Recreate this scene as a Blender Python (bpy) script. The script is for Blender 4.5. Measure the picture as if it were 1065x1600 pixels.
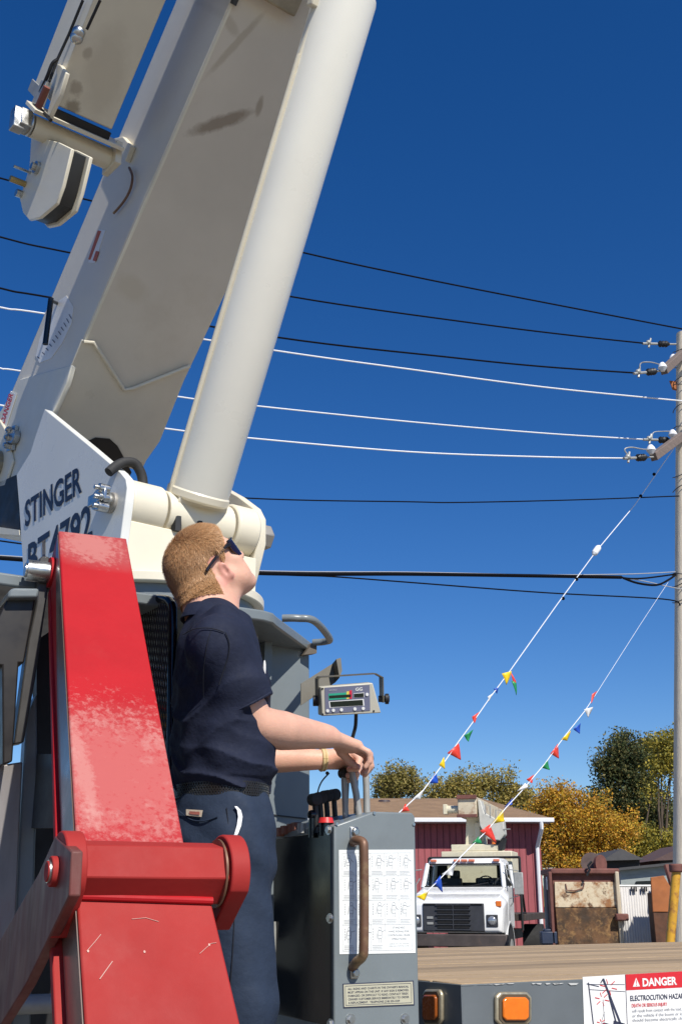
import bpy, bmesh, random
import numpy as np
from math import *
from mathutils import Vector, Matrix

# ------------------------------------------------------------------ reset
for o in list(bpy.data.objects): bpy.data.objects.remove(o)
S = bpy.context.scene
COL = S.collection
random.seed(7); RNG = np.random.default_rng(7)

# ------------------------------------------------------------------ camera
PITCH = atan(610/1800.); CZ = 1.55; FPX = 1800.
cam_d = bpy.data.cameras.new('camera'); cam = bpy.data.objects.new('camera', cam_d); COL.objects.link(cam)
cam.location = (0, 0, CZ); cam.rotation_euler = (pi/2 + PITCH, 0, 0)
cam_d.sensor_fit = 'VERTICAL'; cam_d.sensor_height = 36; cam_d.sensor_width = 24; cam_d.lens = 36*FPX/1600
cam_d.clip_start = .05; cam_d.clip_end = 3000
S.camera = cam

# ------------------------------------------------------------------ light
SUN_EL = radians(45.5); SUN_AZ = radians(150)           # azimuth clockwise from +Y
SV = Vector((sin(SUN_AZ)*cos(SUN_EL), cos(SUN_AZ)*cos(SUN_EL), sin(SUN_EL)))
sd = bpy.data.lights.new('sun', 'SUN'); sd.energy = 4.6; sd.angle = radians(.5); sd.color = (1, .955, .87)
so = bpy.data.objects.new('sun', sd); COL.objects.link(so); so.rotation_euler = SV.to_track_quat('Z', 'Y').to_euler(); so.location = (6, -10, 12)
w = bpy.data.worlds.new('World'); S.world = w; w.use_nodes = True
nt = w.node_tree; bg = nt.nodes['Background']
sky = nt.nodes.new('ShaderNodeTexSky'); sky.sky_type = 'NISHITA'; sky.sun_disc = False
sky.sun_elevation = SUN_EL; sky.sun_rotation = SUN_AZ; sky.air_density = .85; sky.dust_density = .15; sky.ozone_density = 4.0
hs = nt.nodes.new('ShaderNodeHueSaturation'); hs.inputs['Saturation'].default_value = 1.31; hs.inputs['Hue'].default_value = .51
nt.links.new(sky.outputs[0], hs.inputs['Color']); nt.links.new(hs.outputs[0], bg.inputs[0]); bg.inputs[1].default_value = .092
S.view_settings.view_transform = 'Standard'; S.view_settings.look = 'None'; S.view_settings.gamma = 1
S.view_settings.exposure = 0.3

# ------------------------------------------------------------------ pixel <-> place helpers (photo pixels, 1065 x 1600)
V = lambda *a: np.array(a, float)
CC = V(0, 0, CZ); FW = V(0, cos(PITCH), sin(PITCH)); UP = V(0, -sin(PITCH), cos(PITCH)); X = V(1, 0, 0); Z = V(0, 0, 1)
def ray(u, v): return (u-532.5)/FPX*X + FW + (800-v)/FPX*UP
def pY(u, v, Y): d = ray(u, v); return CC + d*(Y/d[1])
def pd(u, v, t): return CC + ray(u, v)*t
def pl(u, v, P0, n): d = ray(u, v); return CC + d*(np.dot(np.array(P0)-CC, n)/np.dot(d, n))
def pz(u, v, z): d = ray(u, v); return CC + d*((z-CZ)/d[2])
def nrm(a): a = np.array(a, float); return a/np.linalg.norm(a)
def yaw(a): a = radians(a); return V(cos(a), sin(a), 0), V(sin(a), -cos(a), 0)

# ------------------------------------------------------------------ mesh builder
class MB:
    def __init__(s, fr=None): s.v = []; s.f = []; s.fr = fr
    def _a(s, pts):
        i = len(s.v)
        for p in pts:
            p = np.array(p, float)
            if s.fr is not None: o, a, b, c = s.fr; p = o + a*p[0] + b*p[1] + c*p[2]
            s.v.append(tuple(p))
        return i
    def prism(s, pts, vec):
        n = len(pts); vec = np.array(vec, float); i = s._a([np.array(p, float) for p in pts] + [np.array(p, float)+vec for p in pts])
        s.f.append(list(range(i, i+n))); s.f.append(list(range(i+2*n-1, i+n-1, -1)))
        for k in range(n): s.f.append([i+k, i+(k+1) % n, i+n+(k+1) % n, i+n+k])
        return s
    def hull(s, a, b):
        n = len(a); i = s._a(list(a)+list(b)); s.f.append(list(range(i, i+n))); s.f.append(list(range(i+2*n-1, i+n-1, -1)))
        for k in range(n): s.f.append([i+k, i+(k+1) % n, i+n+(k+1) % n, i+n+k])
        return s
    def poly(s, pts): i = s._a(pts); s.f.append(list(range(i, i+len(pts)))); return s
    def box(s, x0, x1, y0, y1, z0, z1):
        return s.prism([(x0, y0, z0), (x1, y0, z0), (x1, y1, z0), (x0, y1, z0)], (0, 0, z1-z0))
    def obox(s, c, ax, ay, az):
        c, ax, ay, az = [np.array(q, float) for q in (c, ax, ay, az)]
        return s.prism([c-ax-ay-az, c+ax-ay-az, c+ax+ay-az, c-ax+ay-az], 2*az)
    def tube(s, pts, r, n=12, cap=True):
        P = [np.array(p, float) for p in pts]; m = len(P)
        if not hasattr(r, '__len__'): r = [r]*m
        t0 = nrm(P[1]-P[0]); a = np.cross(t0, Z)
        if np.linalg.norm(a) < .1: a = np.cross(t0, X)
        a = nrm(a); rings = []
        for k in range(m):
            t = nrm(P[min(k+1, m-1)]-P[max(k-1, 0)]); a = nrm(a - t*np.dot(a, t)); b = np.cross(t, a)
            rings.append(s._a([P[k]+r[k]*(a*cos(2*pi*j/n)+b*sin(2*pi*j/n)) for j in range(n)]))
        for k in range(m-1):
            for j in range(n): s.f.append([rings[k]+j, rings[k]+(j+1) % n, rings[k+1]+(j+1) % n, rings[k+1]+j])
        if cap:
            s.f.append([rings[0]+j for j in range(n)][::-1]); s.f.append([rings[-1]+j for j in range(n)])
        return s
    def cyl(s, p0, p1, r0, r1=None, n=24): return s.tube([p0, p1], [r0, r0 if r1 is None else r1], n)
    def ell(s, c, ax, ay, az, n=12):
        c = np.array(c, float); ax, ay, az = [np.array(q, float) for q in (ax, ay, az)]
        top = s._a([c+az]); rows = []
        for i in range(1, n):
            th = pi*i/n; rows.append(s._a([c+az*cos(th)+sin(th)*(ax*cos(2*pi*j/(2*n))+ay*sin(2*pi*j/(2*n))) for j in range(2*n)]))
        bot = s._a([c-az]); m = 2*n
        for j in range(m): s.f.append([top, rows[0]+j, rows[0]+(j+1) % m]); s.f.append([bot, rows[-1]+(j+1) % m, rows[-1]+j])
        for i in range(n-2):
            for j in range(m): s.f.append([rows[i]+j, rows[i+1]+j, rows[i+1]+(j+1) % m, rows[i]+(j+1) % m])
        return s
    def sph(s, c, r, n=8): return s.ell(c, X*r, V(0, r, 0), Z*r, n)
    def build(s, name, m, parent=None, bevel=0, smooth=35, seg=2, recalc=True):
        me = bpy.data.meshes.new(name); me.from_pydata(s.v, [], s.f)
        if recalc:
            bm = bmesh.new(); bm.from_mesh(me); bmesh.ops.recalc_face_normals(bm, faces=bm.faces); bm.to_mesh(me); bm.free()
        return link(name, me, m, parent, bevel, smooth, seg)
def split(mb, name, m, parent=None, **kw):
    """builds every separate piece gathered in mb as an object of its own (pieces that touch stay together)"""
    n = len(mb.v); p = list(range(n))
    def find(i):
        while p[i] != i: p[i] = p[p[i]]; i = p[i]
        return i
    for f in mb.f:
        r = find(f[0])
        for q in f[1:]: p[find(q)] = r
    comp = {}
    for i in range(n): comp.setdefault(find(i), []).append(i)
    Vv = np.array(mb.v); ks = list(comp); bb = {k: (Vv[comp[k]].min(0)-.001, Vv[comp[k]].max(0)+.001) for k in ks}
    for i, a in enumerate(ks):
        for b in ks[:i]:
            if (bb[a][0] <= bb[b][1]).all() and (bb[b][0] <= bb[a][1]).all(): p[find(a)] = find(b)
    groups = {}
    for fi, f in enumerate(mb.f): groups.setdefault(find(f[0]), []).append(f)
    out = []
    for k, fs in groups.items():
        ids = sorted({i for f in fs for i in f}); mp = {i: j for j, i in enumerate(ids)}
        q = MB(); q.v = [mb.v[i] for i in ids]; q.f = [[mp[i] for i in f] for f in fs]; out.append(q.build(name, m, parent, **kw))
    return out[0]
def link(name, me, m, parent=None, bevel=0, smooth=35, seg=2):
    me.update()
    for q in (m if isinstance(m, (list, tuple)) else [m]): me.materials.append(q)
    o = bpy.data.objects.new(name, me); COL.objects.link(o)
    if smooth:
        me.polygons.foreach_set('use_smooth', [True]*len(me.polygons)); me.set_sharp_from_angle(angle=radians(smooth))
    if bevel:
        b = o.modifiers.new('bevel', 'BEVEL'); b.width = bevel; b.segments = seg; b.limit_method = 'ANGLE'; b.angle_limit = radians(30); b.harden_normals = False
    if parent is not None: adopt(o, parent)
    return o
def world_of(p):
    m = Matrix.Identity(4)
    while p is not None:
        m = (p.matrix_parent_inverse if p.parent else Matrix.Identity(4)) @ Matrix.Translation(p.location) @ m
        p = p.parent
    return m
def adopt(o, parent): o.parent = parent; o.matrix_parent_inverse = world_of(parent).inverted()
def thing(name, label, cat, loc=(0, 0, 0), group=None):
    o = bpy.data.objects.new(name, None); COL.objects.link(o); o.location = tuple(loc); o.empty_display_size = .2
    return tag(o, label, cat, group)
def tag(o, label=None, cat=None, group=None, kind=None):
    if label: o['label'] = label
    if cat: o['category'] = cat
    if group: o['group'] = group
    if kind: o['kind'] = kind
    return o
def text(name, s, o, vx, vy, m, parent, off, bold=0.0, align=None):
    """lettering: text box stretched to vectors vx (whole width) and vy (cap height), set 'off' proud of the surface"""
    c = bpy.data.curves.new(name, 'FONT'); c.body = s; c.size = 1; c.offset = bold; c.resolution_u = 3
    t = bpy.data.objects.new(name, c); me = bpy.data.meshes.new_from_object(t); bpy.data.objects.remove(t)
    co = np.zeros(len(me.vertices)*3); me.vertices.foreach_get('co', co); co = co.reshape(-1, 3)
    lines = s.count('\n'); x0, x1 = co[:, 0].min(), co[:, 0].max(); H = .72
    q = np.array(o)[None] + (co[:, 0:1]-x0)/(x1-x0)*np.array(vx)[None] + (co[:, 1:2])/H*np.array(vy)[None] + np.array(off)[None]
    me.vertices.foreach_set('co', q.astype(np.float32).ravel()); me.name = name
    return link(name, me, m, parent, smooth=0)

# ------------------------------------------------------------------ materials
def mat(name, base, rough=.5, metal=0, var=.12, scale=6, bump=0, bscale=60, stains=(), coat=0, spec=.5, stretch=None, rvar=.1):
    m = bpy.data.materials.new(name); m.use_nodes = True; t = m.node_tree; b = t.nodes['Principled BSDF']; N = t.nodes.new; L = t.links.new
    tc = N('ShaderNodeTexCoord'); src = tc.outputs['Object']
    if stretch:
        mp = N('ShaderNodeMapping'); mp.inputs['Scale'].default_value = stretch; L(src, mp.inputs[0]); src = mp.outputs[0]
    def noise(sc, det=6, rg=.6):
        n = N('ShaderNodeTexNoise'); n.inputs['Scale'].default_value = sc; n.inputs['Detail'].default_value = det; n.inputs['Roughness'].default_value = rg; L(src, n.inputs['Vector']); return n.outputs['Fac']
    def ramp(f, lo, hi, a=0., c=1.):
        r = N('ShaderNodeMapRange'); r.inputs[1].default_value = lo; r.inputs[2].default_value = hi; r.inputs[3].default_value = a; r.inputs[4].default_value = c; r.clamp = True; L(f, r.inputs[0]); return r.outputs[0]
    def mix(f, a, c):
        x = N('ShaderNodeMix'); x.data_type = 'RGBA'; L(f, x.inputs[0])
        for k, q in ((6, a), (7, c)):
            if isinstance(q, (tuple, list)): x.inputs[k].default_value = (*q, 1)
            else: L(q, x.inputs[k])
        return x.outputs[2]
    dk = tuple(c*(1-var) for c in base); lt = tuple(min(1, c*(1+var*.6)) for c in base)
    col = mix(ramp(noise(scale), .3, .7), dk, lt)
    for (c, sc, lo, hi, amt) in stains: col = mix(ramp(noise(sc, 8, .68), lo, hi, 0, amt), col, c)
    L(col, b.inputs['Base Color'])
    b.inputs['Metallic'].default_value = metal; b.inputs['Specular IOR Level'].default_value = spec
    L(ramp(noise(scale*2.3), .3, .7, max(.02, rough-rvar), min(1, rough+rvar)), b.inputs['Roughness'])
    if coat: b.inputs['Coat Weight'].default_value = coat; b.inputs['Coat Roughness'].default_value = .12
    if bump:
        bp = N('ShaderNodeBump'); bp.inputs['Strength'].default_value = bump; bp.inputs['Distance'].default_value = .01; L(noise(bscale), bp.inputs['Height']); L(bp.outputs[0], b.inputs['Normal'])
    m['_'] = 0
    return m
def leafmat(name, cols, rough=.6, trans=0):
    m = bpy.data.materials.new(name); m.use_nodes = True; t = m.node_tree; b = t.nodes['Principled BSDF']
    g = t.nodes.new('ShaderNodeNewGeometry'); r = t.nodes.new('ShaderNodeValToRGB'); r.color_ramp.interpolation = 'LINEAR'
    el = r.color_ramp.elements
    while len(el) < len(cols): el.new(.5)
    for i, c in enumerate(cols): el[i].position = i/(len(cols)-1); el[i].color = (*c, 1)
    t.links.new(g.outputs['Random Per Island'], r.inputs[0]); t.links.new(r.outputs[0], b.inputs['Base Color'])
    b.inputs['Roughness'].default_value = rough; b.inputs['Specular IOR Level'].default_value = .25
    if trans:
        tl = t.nodes.new('ShaderNodeBsdfTranslucent'); mxs = t.nodes.new('ShaderNodeMixShader'); mxs.inputs[0].default_value = trans; t.links.new(r.outputs[0], tl.inputs[0]); t.links.new(b.outputs[0], mxs.inputs[1]); t.links.new(tl.outputs[0], mxs.inputs[2]); t.links.new(mxs.outputs[0], t.nodes['Material Output'].inputs[0])
    return m
def flat(name, c, rough=.5, metal=0, **k): return mat(name, c, rough, metal, var=.05, rvar=.04, **k)

CREAM = mat('cream paint', (.73, .67, .53), .38, var=.07, scale=3, stains=[((.36, .29, .19), 2.2, .62, .9, .35), ((.25, .2, .13), 14, .68, .85, .3)], bump=.05, bscale=25)
WHITE = mat('white paint', (.76, .77, .75), .35, var=.05, scale=3, stains=[((.45, .42, .36), 5, .66, .9, .3)])
GREY = mat('grey paint', (.17, .195, .205), .38, var=.1, scale=5, stains=[((.3, .31, .3), 30, .66, .8, .25), ((.09, .09, .085), 4, .6, .85, .4)], bump=.04, bscale=40)
DGREY = mat('dark grey steel', (.05, .053, .055), .5, var=.25, scale=7, stains=[((.14, .12, .1), 9, .6, .85, .4)])
BLACKG = mat('gloss black', (.004, .006, .009), .16, var=.3, scale=5, spec=.4, rvar=.06)
BLACK = mat('matt black', (.012, .012, .013), .55, var=.2)
RUBBER = mat('rubber', (.02, .02, .021), .75, var=.25)
RED = mat('red paint', (.385, .010, .015), .62, var=.12, scale=5, stains=[((.36, .06, .05), 7, .58, .9, .3)], bump=.05, bscale=50, spec=.2)
REDW = mat('worn red paint', (.36, .02, .024), .7, var=.15, scale=9, stains=[((.40, .17, .15), 7, .45, .8, .75), ((.58, .43, .37), 40, .54, .74, .75), ((.40, .02, .028), 12, .56, .7, .7)], bump=.1, bscale=60, stretch=(1.8, .55, .55), spec=.2)
RED2 = mat('primer red paint', (.33, .027, .024), .65, spec=.2, var=.1, scale=5, stains=[((.38, .10, .085), 8, .58, .9, .35)], bump=.05, bscale=50)
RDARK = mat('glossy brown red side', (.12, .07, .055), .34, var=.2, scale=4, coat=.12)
STEEL = mat('zinc steel', (.55, .55, .53), .32, 1, var=.2, scale=20)
BRASS = mat('worn brown handle', (.19, .10, .06), .45, .25, var=.25, scale=14, stains=[((.30, .22, .11), 7, .5, .62, .8)])
CHROME = mat('polished metal', (.6, .6, .58), .12, 1, var=.1)
LTGREY = mat('light grey metal', (.36, .36, .34), .45, .2, var=.2, scale=14, stains=[((.12, .11, .1), 20, .6, .8, .5)])
PAPER = mat('chart paper', (.80, .82, .80), .35, var=.03, scale=3)
INK = flat('ink', (.03, .035, .07), .6); NAVYINK = flat('navy lettering', (.01, .012, .03), .45); GREYINK = flat('grey ink', (.33, .34, .36), .6)
PLAC = flat('placard tan', (.46, .44, .33), .5)
SIGNRED = flat('sign red', (.60, .02, .03), .4); SIGNWHITE = flat('sign white', (.8, .79, .77), .4)
AMBER = mat('amber lens', (.75, .17, .01), .18, var=.1, scale=60, coat=.5)
AMBERD = mat('dull amber lens', (.30, .075, .01), .25, var=.2, scale=60, coat=.3)
BEZEL = mat('aged bezel', (.50, .43, .30), .35, .6, var=.2, scale=30)
def plainskin(): pass

# ================================================================== SETTING
GROUND = mat('packed gravel', (.20, .175, .14), .95, var=.3, scale=.8, bump=.6, bscale=30, stains=[((.14, .13, .11), .5, .5, .7, .6), ((.36, .33, .28), 6, .55, .75, .5)])
g = MB(); g.prism([(-600, -60, -.3), (600, -60, -.3), (600, 900, -.3), (-600, 900, -.3)], (0, 0, .3)); tag(g.build('ground', GROUND, smooth=0), kind='structure')

# ------------------------------------------------------------------ red building
SIDING = mat('maroon siding', (.34, .085, .095), .75, var=.18, scale=2, stretch=(6, 6, .6), stains=[((.30, .12, .12), 3, .55, .85, .4)])
SHINGLE = mat('tan shingles', (.36, .235, .14), .9, var=.25, scale=2.2, bump=.5, bscale=9, stretch=(1, 1, 3), stains=[((.25, .16, .1), 5, .5, .75, .5)])
TRIM = mat('white trim', (.75, .76, .78), .5, var=.05)
YB = 38.; k = YB/1897.
def bx(u): return (u-532.5)*k                      # building x from a photo column
xr, xl = bx(848), bx(300); ze = 1.55+(1410-1290)*k; zr = 1.55+(1410-1252)*k*1.09
bld = thing('red_building', 'maroon wooden building with tan shingle roof and white gutter behind the white truck', 'building', (0, YB, 0))
m = MB(); m.box(xl, xr, YB, YB+7, 0, ze+.12); m.build('wall', SIDING, bld, smooth=0)
m = MB()
for i in range(int((xr-xl)/.2)):                   # vertical battens of the siding
    x = xl+.1+i*.2; m.box(x, x+.012, YB-.012, YB, 0.1, ze)
m.build('siding_groove', mat('groove', (.12, .025, .03), .8), bld, smooth=0)
ov = .55; e0 = ze+.10; xh = bx(782)
m = MB(); a = [V(xl-1, YB-ov, e0), V(xr+.32, YB-ov, e0), V(xr+.32, YB+7+ov, e0), V(xl-1, YB+7+ov, e0)]; r0, r1 = V(xl-1, YB+3.5, zr), V(bx(778), YB+3.5, zr)
t = V(0, 0, .09)
m.poly([a[0], a[1], r1, r0]); m.poly([a[1], a[2], r1]); m.poly([a[2], a[3], r0, r1]); m.poly([a[3], a[2], a[1], a[0]]); m.poly([a[0], r0, a[3]])
rf = m.build('roof', SHINGLE, bld, smooth=0)
m = MB()
for i in range(22):                                # shingle courses
    f = (i+.5)/22; p = a[0]*(1-f)+r0*f; q = a[1]*(1-f)+r1*f; d = V(0, -.008, .012); m.prism([p+d, q+d, q+d+V(0, .03, .006), p+d+V(0, .03, .006)], (0, 0, .006))
m.build('shingle_course', mat('shingle edge', (.22, .14, .085), .9), rf, smooth=0)
vp = pY(741, 1257, YB+2.9); m = MB(); m.cyl(vp-V(0, 0, .15), vp+V(0, 0, .03), .12); m.cyl(vp+V(0, 0, .03), vp+V(0, 0, .14), .27, .2); m.build('roof_vent', mat('vent', (.05, .035, .04), .6), rf)
vp = pY(600, 1255, YB+2.9); m = MB(); m.cyl(vp-V(0, 0, .25), vp, .1); m.cyl(vp, vp+V(0, 0, .1), .25, .19); m.build('roof_vent', bpy.data.materials['vent'], rf)
m = MB(); m.box(xl-1, xr+.36, YB-ov-.12, YB-ov-.005, e0-.12, e0+.015); m.build('gutter', TRIM, bld, bevel=.02)
m = MB(); m.box(xl-1, xr+.3, YB-ov, YB-.004, e0-.13, e0-.02); m.build('soffit', mat('soffit', (.3, .25, .27), .7), bld, smooth=0)
m = MB(); xd = xr-.10; m.tube([V(xd+.06, YB-ov-.06, e0-.1), V(xd+.06, YB-ov-.05, e0-.3), V(xd-.02, YB-.07, e0-.85), V(xd-.02, YB-.07, .15)], .065, 8); m.build('downspout', TRIM, bld)

# ------------------------------------------------------------------ trees
def tree(name, label, blobs, cols, base, Y, n, size=.16, trunk=.22, limbcol=(.09, .065, .045), spread=1.6, clump=42, dens=1.0):
    """blobs: (u, v, radius px, dY) crown clumps; leaves gather round many small twigs inside each clump"""
    Y = Y+11; size = size*1.2
    root = thing(name, label, 'tree', pY(base, 1410, Y)*V(1, 1, 0))
    bc = []
    for (u, v, r, dy) in blobs: bc.append((pY(u, v, Y+dy), r*(Y+dy)/1897.))
    tot = sum(r**2 for _, r in bc); P = []
    for c, r in bc:
        k = max(3, int(n*r**2/tot/clump))
        d = RNG.normal(size=(k, 3)); d /= np.linalg.norm(d, axis=1)[:, None]; rr = RNG.random(k)**.46
        lump = 1+.42*np.sin(d[:, 0]*5+c[0]*3)*np.cos(d[:, 2]*4+c[2]*2)
        tw = c+d*(rr*r*lump)[:, None]*V(1, spread*.75, .92)
        q = np.repeat(tw, clump, 0)+np.clip(RNG.normal(size=(k*clump, 3)), -1.5, 1.5)*size*1.6*np.repeat(.5+RNG.random(k), clump)[:, None]
        P.append(q)
    P = np.concatenate(P); M = len(P)
    a = RNG.normal(size=(M, 3)); a /= np.linalg.norm(a, axis=1)[:, None]; b = np.cross(a, RNG.normal(size=(M, 3))); b /= np.linalg.norm(b, axis=1)[:, None]
    sz = size*(.55+.8*RNG.random(M))[:, None]
    vs = np.stack([P-a*sz*.5, P+b*sz*.28, P+a*sz*.5, P-b*sz*.28], 1).reshape(-1, 3)
    me = bpy.data.meshes.new('crown'); me.vertices.add(4*M); me.loops.add(4*M); me.polygons.add(M)
    me.vertices.foreach_set('co', vs.astype(np.float32).ravel()); me.loops.foreach_set('vertex_index', np.arange(4*M, dtype=np.int32)); me.polygons.foreach_set('loop_start', np.arange(0, 4*M, 4, dtype=np.int32)); me.polygons.foreach_set('loop_total', np.full(M, 4, np.int32))
    me.update(calc_edges=True); link('crown', me, leafmat(name+' leaves', cols, trans=.3), root, smooth=0)
    tm = MB(); bt = root.location; bt = V(bt.x, bt.y, 0); cen = sum(c*r for c, r in bc)/sum(r for _, r in bc); fork = bt*.72+V(cen[0], cen[1], 0)*.28+V(0, 0, max(1.6, (cen[2])*.5))
    tm.tube([bt-V(0, 0, .2), bt*.6+fork*.4+V(.08, 0, 0), fork], [trunk*1.3, trunk, trunk*.8], 10)
    for c, r in bc:
        mid = fork*.5+c*.5+V(*(RNG.normal(size=3)*.3)); tm.tube([fork, mid, c], [trunk*.55, trunk*.3, trunk*.1], 7)
        for _ in range(5):
            d = nrm(RNG.normal(size=3)+V(0, 0, .6)); tm.tube([c-(c-mid)*.25, c+d*r*.45, c+d*r*1.02+V(*(RNG.normal(size=3)*.08))], [trunk*.16, trunk*.08, trunk*.025], 5)
    tm.build('trunk', mat(name+' bark', limbcol, .9, var=.3, scale=4, bump=.5, bscale=20), root)
    return root
OLIVE = [(.08, .08, .02), (.20, .18, .045), (.32, .27, .07), (.40, .32, .11), (.24, .19, .07)]
tree('olive_tree', 'small olive and yellow tree standing up behind the roof of the red building, left', [(618, 1225, 26, 0), (600, 1222, 16, .6), (640, 1232, 20, .4), (628, 1212, 18, 0), (648, 1222, 12, -.3), (610, 1245, 24, .5)], OLIVE, 622, 40, 9000, .095, .1)
tree('yellowing_tree', 'broad thinning yellow-green tree along the ridge of the red building', [(690, 1240, 26, 0), (720, 1230, 26, 0), (752, 1226, 26, .5), (780, 1230, 28, 0), (808, 1246, 26, .5), (668, 1252, 22, 0), (790, 1262, 26, 0), (826, 1256, 17, 0), (735, 1252, 26, 0)], [(.14, .13, .03), (.30, .25, .06), (.45, .34, .09), (.24, .23, .07), (.48, .34, .09)], 745, 43, 18000, .10, .12)
tree('orange_tree', 'bright orange and gold autumn tree behind the rusty dumpster', [(868, 1256, 36, 0), (850, 1268, 30, 1), (905, 1285, 42, 0), (935, 1282, 34, -.5), (872, 1300, 40, 0), (915, 1325, 38, 0), (955, 1298, 30, 0), (840, 1315, 32, .5), (978, 1290, 22, 0), (900, 1345, 34, -.5), (865, 1338, 34, 0), (960, 1325, 24, 0), (885, 1252, 24, .3)],
     [(.16, .10, .02), (.44, .25, .03), (.70, .36, .03), (.62, .42, .05), (.36, .30, .04), (.72, .32, .05), (.26, .24, .05)], 888, 40, 44000, .095, .16)
tree('dark_tree', 'tall dark green and rust tree rising behind the orange tree, left of the pole', [(968, 1170, 28, 0), (1000, 1180, 30, 0), (945, 1195, 20, 0), (985, 1205, 34, 0), (1020, 1175, 24, 1), (955, 1215, 22, 0), (930, 1250, 18, 0), (960, 1252, 28, 0), (995, 1258, 34, 0), (1030, 1268, 32, 0), (945, 1270, 24, 0), (1012, 1290, 26, 0), (1000, 1232, 24, 0), (1050, 1290, 26, .5)],
     [(.025, .045, .02), (.06, .09, .035), (.11, .125, .045), (.19, .17, .06), (.05, .075, .04), (.26, .20, .07)], 1018, 46, 36000, .125, .24, limbcol=(.05, .04, .035), dens=.8)
tree('green_gold_tree', 'loose green and gold tree beside the utility pole in front of the dark tree', [(1032, 1165, 24, 0), (1050, 1185, 28, 0), (1028, 1200, 22, 0), (1056, 1160, 24, 0), (1010, 1312, 28, 0), (1034, 1318, 30, 0), (1000, 1336, 26, 0), (1042, 1340, 30, 0), (1018, 1235, 14, 0), (1075, 1200, 30, 0), (1080, 1320, 34, 0), (985, 1318, 18, 0)],
     [(.10, .11, .025), (.28, .26, .05), (.48, .37, .05), (.18, .19, .05), (.56, .42, .07)], 1036, 42, 24000, .105, .16)

m = MB()
for i in range(5200):
    an = RNG.uniform(-1.25, 1.25); rr = RNG.uniform(120, 150); c = V(sin(an)*rr, cos(an)*rr, RNG.random()**1.5*(3.6+1.8*sin(an*31)+1.2*sin(an*83)))
    a_ = nrm(RNG.normal(size=3))*1.1; b_ = nrm(np.cross(a_, RNG.normal(size=3)))*.8; m.poly([c-a_, c+b_, c+a_, c-b_])
tag(m.build('far_woods', leafmat('far leaves', [(.05, .06, .03), (.14, .12, .05), (.25, .17, .05), (.09, .09, .04)]), smooth=0, recalc=False), 'low belt of autumn woods along the far horizon', 'woods', kind='stuff')
# ------------------------------------------------------------------ scrap yard
RUST = mat('rusted panel', (.13, .065, .028), .85, var=.4, scale=4, bump=.7, bscale=14, stains=[((.045, .028, .016), 3.5, .45, .62, .9), ((.34, .19, .07), 6, .52, .68, .8), ((.42, .34, .23), 9, .62, .74, .7)])
RUSTW = mat('peeling cream panel', (.62, .52, .36), .8, var=.15, scale=5, bump=.5, bscale=14, stains=[((.26, .10, .03), 3.2, .47, .6, .95), ((.10, .045, .02), 5, .54, .64, .95), ((.36, .18, .06), 12, .52, .7, .6)])
RUSTR = mat('red rust frame', (.17, .065, .05), .8, var=.3, scale=5, stains=[((.09, .03, .025), 6, .5, .75, .7)])
RUSTO = mat('orange rust plate', (.36, .12, .035), .8, var=.22, scale=3, stains=[((.22, .07, .025), 4, .5, .75, .7)])
BUFF = mat('buff steel post', (.5, .42, .3), .6, var=.2, stains=[((.25, .12, .06), 6, .55, .75, .6)])
YD = 25.
P = lambda u, v, Y=YD: pY(u, v, Y)
dm = thing('rusty_dumpster', 'tall rusty dumpster with peeling cream upper panel beside the fence', 'dumpster', P(914, 1410)*V(1, 1, 0))
def panel(q, th, mat_, nm, par, bev=.01):
    m = MB(); m.prism(q, th); return m.build(nm, mat_, par, bevel=bev)
zb = lambda u, Y=YD: P(u, 1410, Y)*V(1, 1, 0)
m = MB(); q = [P(862, 1362), P(962, 1362), zb(962)+V(0, 0, .12), zb(862)+V(0, 0, .12)]; m.prism(q, (0, 1.1, 0)); m.build('body', RUSTR, dm)
panel([P(865, 1378)-V(0, .05, 0), P(960, 1378)-V(0, .05, 0), P(962, 1418)-V(0, .05, 0), P(866, 1418)-V(0, .05, 0)], (0, .046, 0), RUSTW, 'upper_panel', dm)
panel([P(866, 1419)-V(0, .09, 0), P(962, 1419)-V(0, .09, 0), zb(963)+V(0, -.09, .15), zb(868)+V(0, -.09, .15)], (0, .085, 0), RUST, 'lower_panel', dm)
panel([P(858, 1357)-V(0, .12, 0), P(965, 1357)-V(0, .12, 0), P(965, 1366)-V(0, .12, 0), P(858, 1366)-V(0, .12, 0)], (0, 1.3, 0), RUSTR, 'rim', dm, .03)
m = MB()
m.box(P(961, 0)[0] if 0 else P(961, 1410)[0], P(967, 1410)[0], YD-.14, YD+.1, .05, P(962, 1362)[2]); m.build('corner_post', BUFF, dm, bevel=.02)
m = MB(); m.box(P(857, 1410)[0], P(862, 1410)[0], YD-.14, YD+.1, .05, P(962, 1362)[2]); m.build('corner_post', RUSTR, dm, bevel=.02)
m = MB(); m.obox(P(967, 1433)-V(0, .2, 0), V(.13, 0, 0), V(0, .08, 0), V(0, 0, .07)); m.build('latch', RUSTR, dm, bevel=.03)
m = MB()
m.tube([P(882, 1381)-V(0, .06, 0), P(884, 1391)-V(0, .08, 0), P(896, 1392)-V(0, .08, 0), P(909, 1388)-V(0, .08, 0), P(911, 1380)-V(0, .06, 0)], .012, 6); split(m, 'bracket', RUSTR, dm)
dr = thing('rusty_drum', 'round rusty drum lying on top of the rusty dumpster', 'drum', P(927, 1357, 26))
m = MB(); c = P(927, 1350, 26.3); m.cyl(c-V(.18, .6, 0), c+V(.1, .3, 0), .22, n=20); m.build('shell', mat('drum rust', (.14, .10, .09), .8, var=.3, scale=5), dr)
c = P(934, 1350, 25.6); m = MB(); m.cyl(c, c+V(.05, -.06, 0), .17, .19, n=18); m.build('lid', RUSTR, dr)
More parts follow.
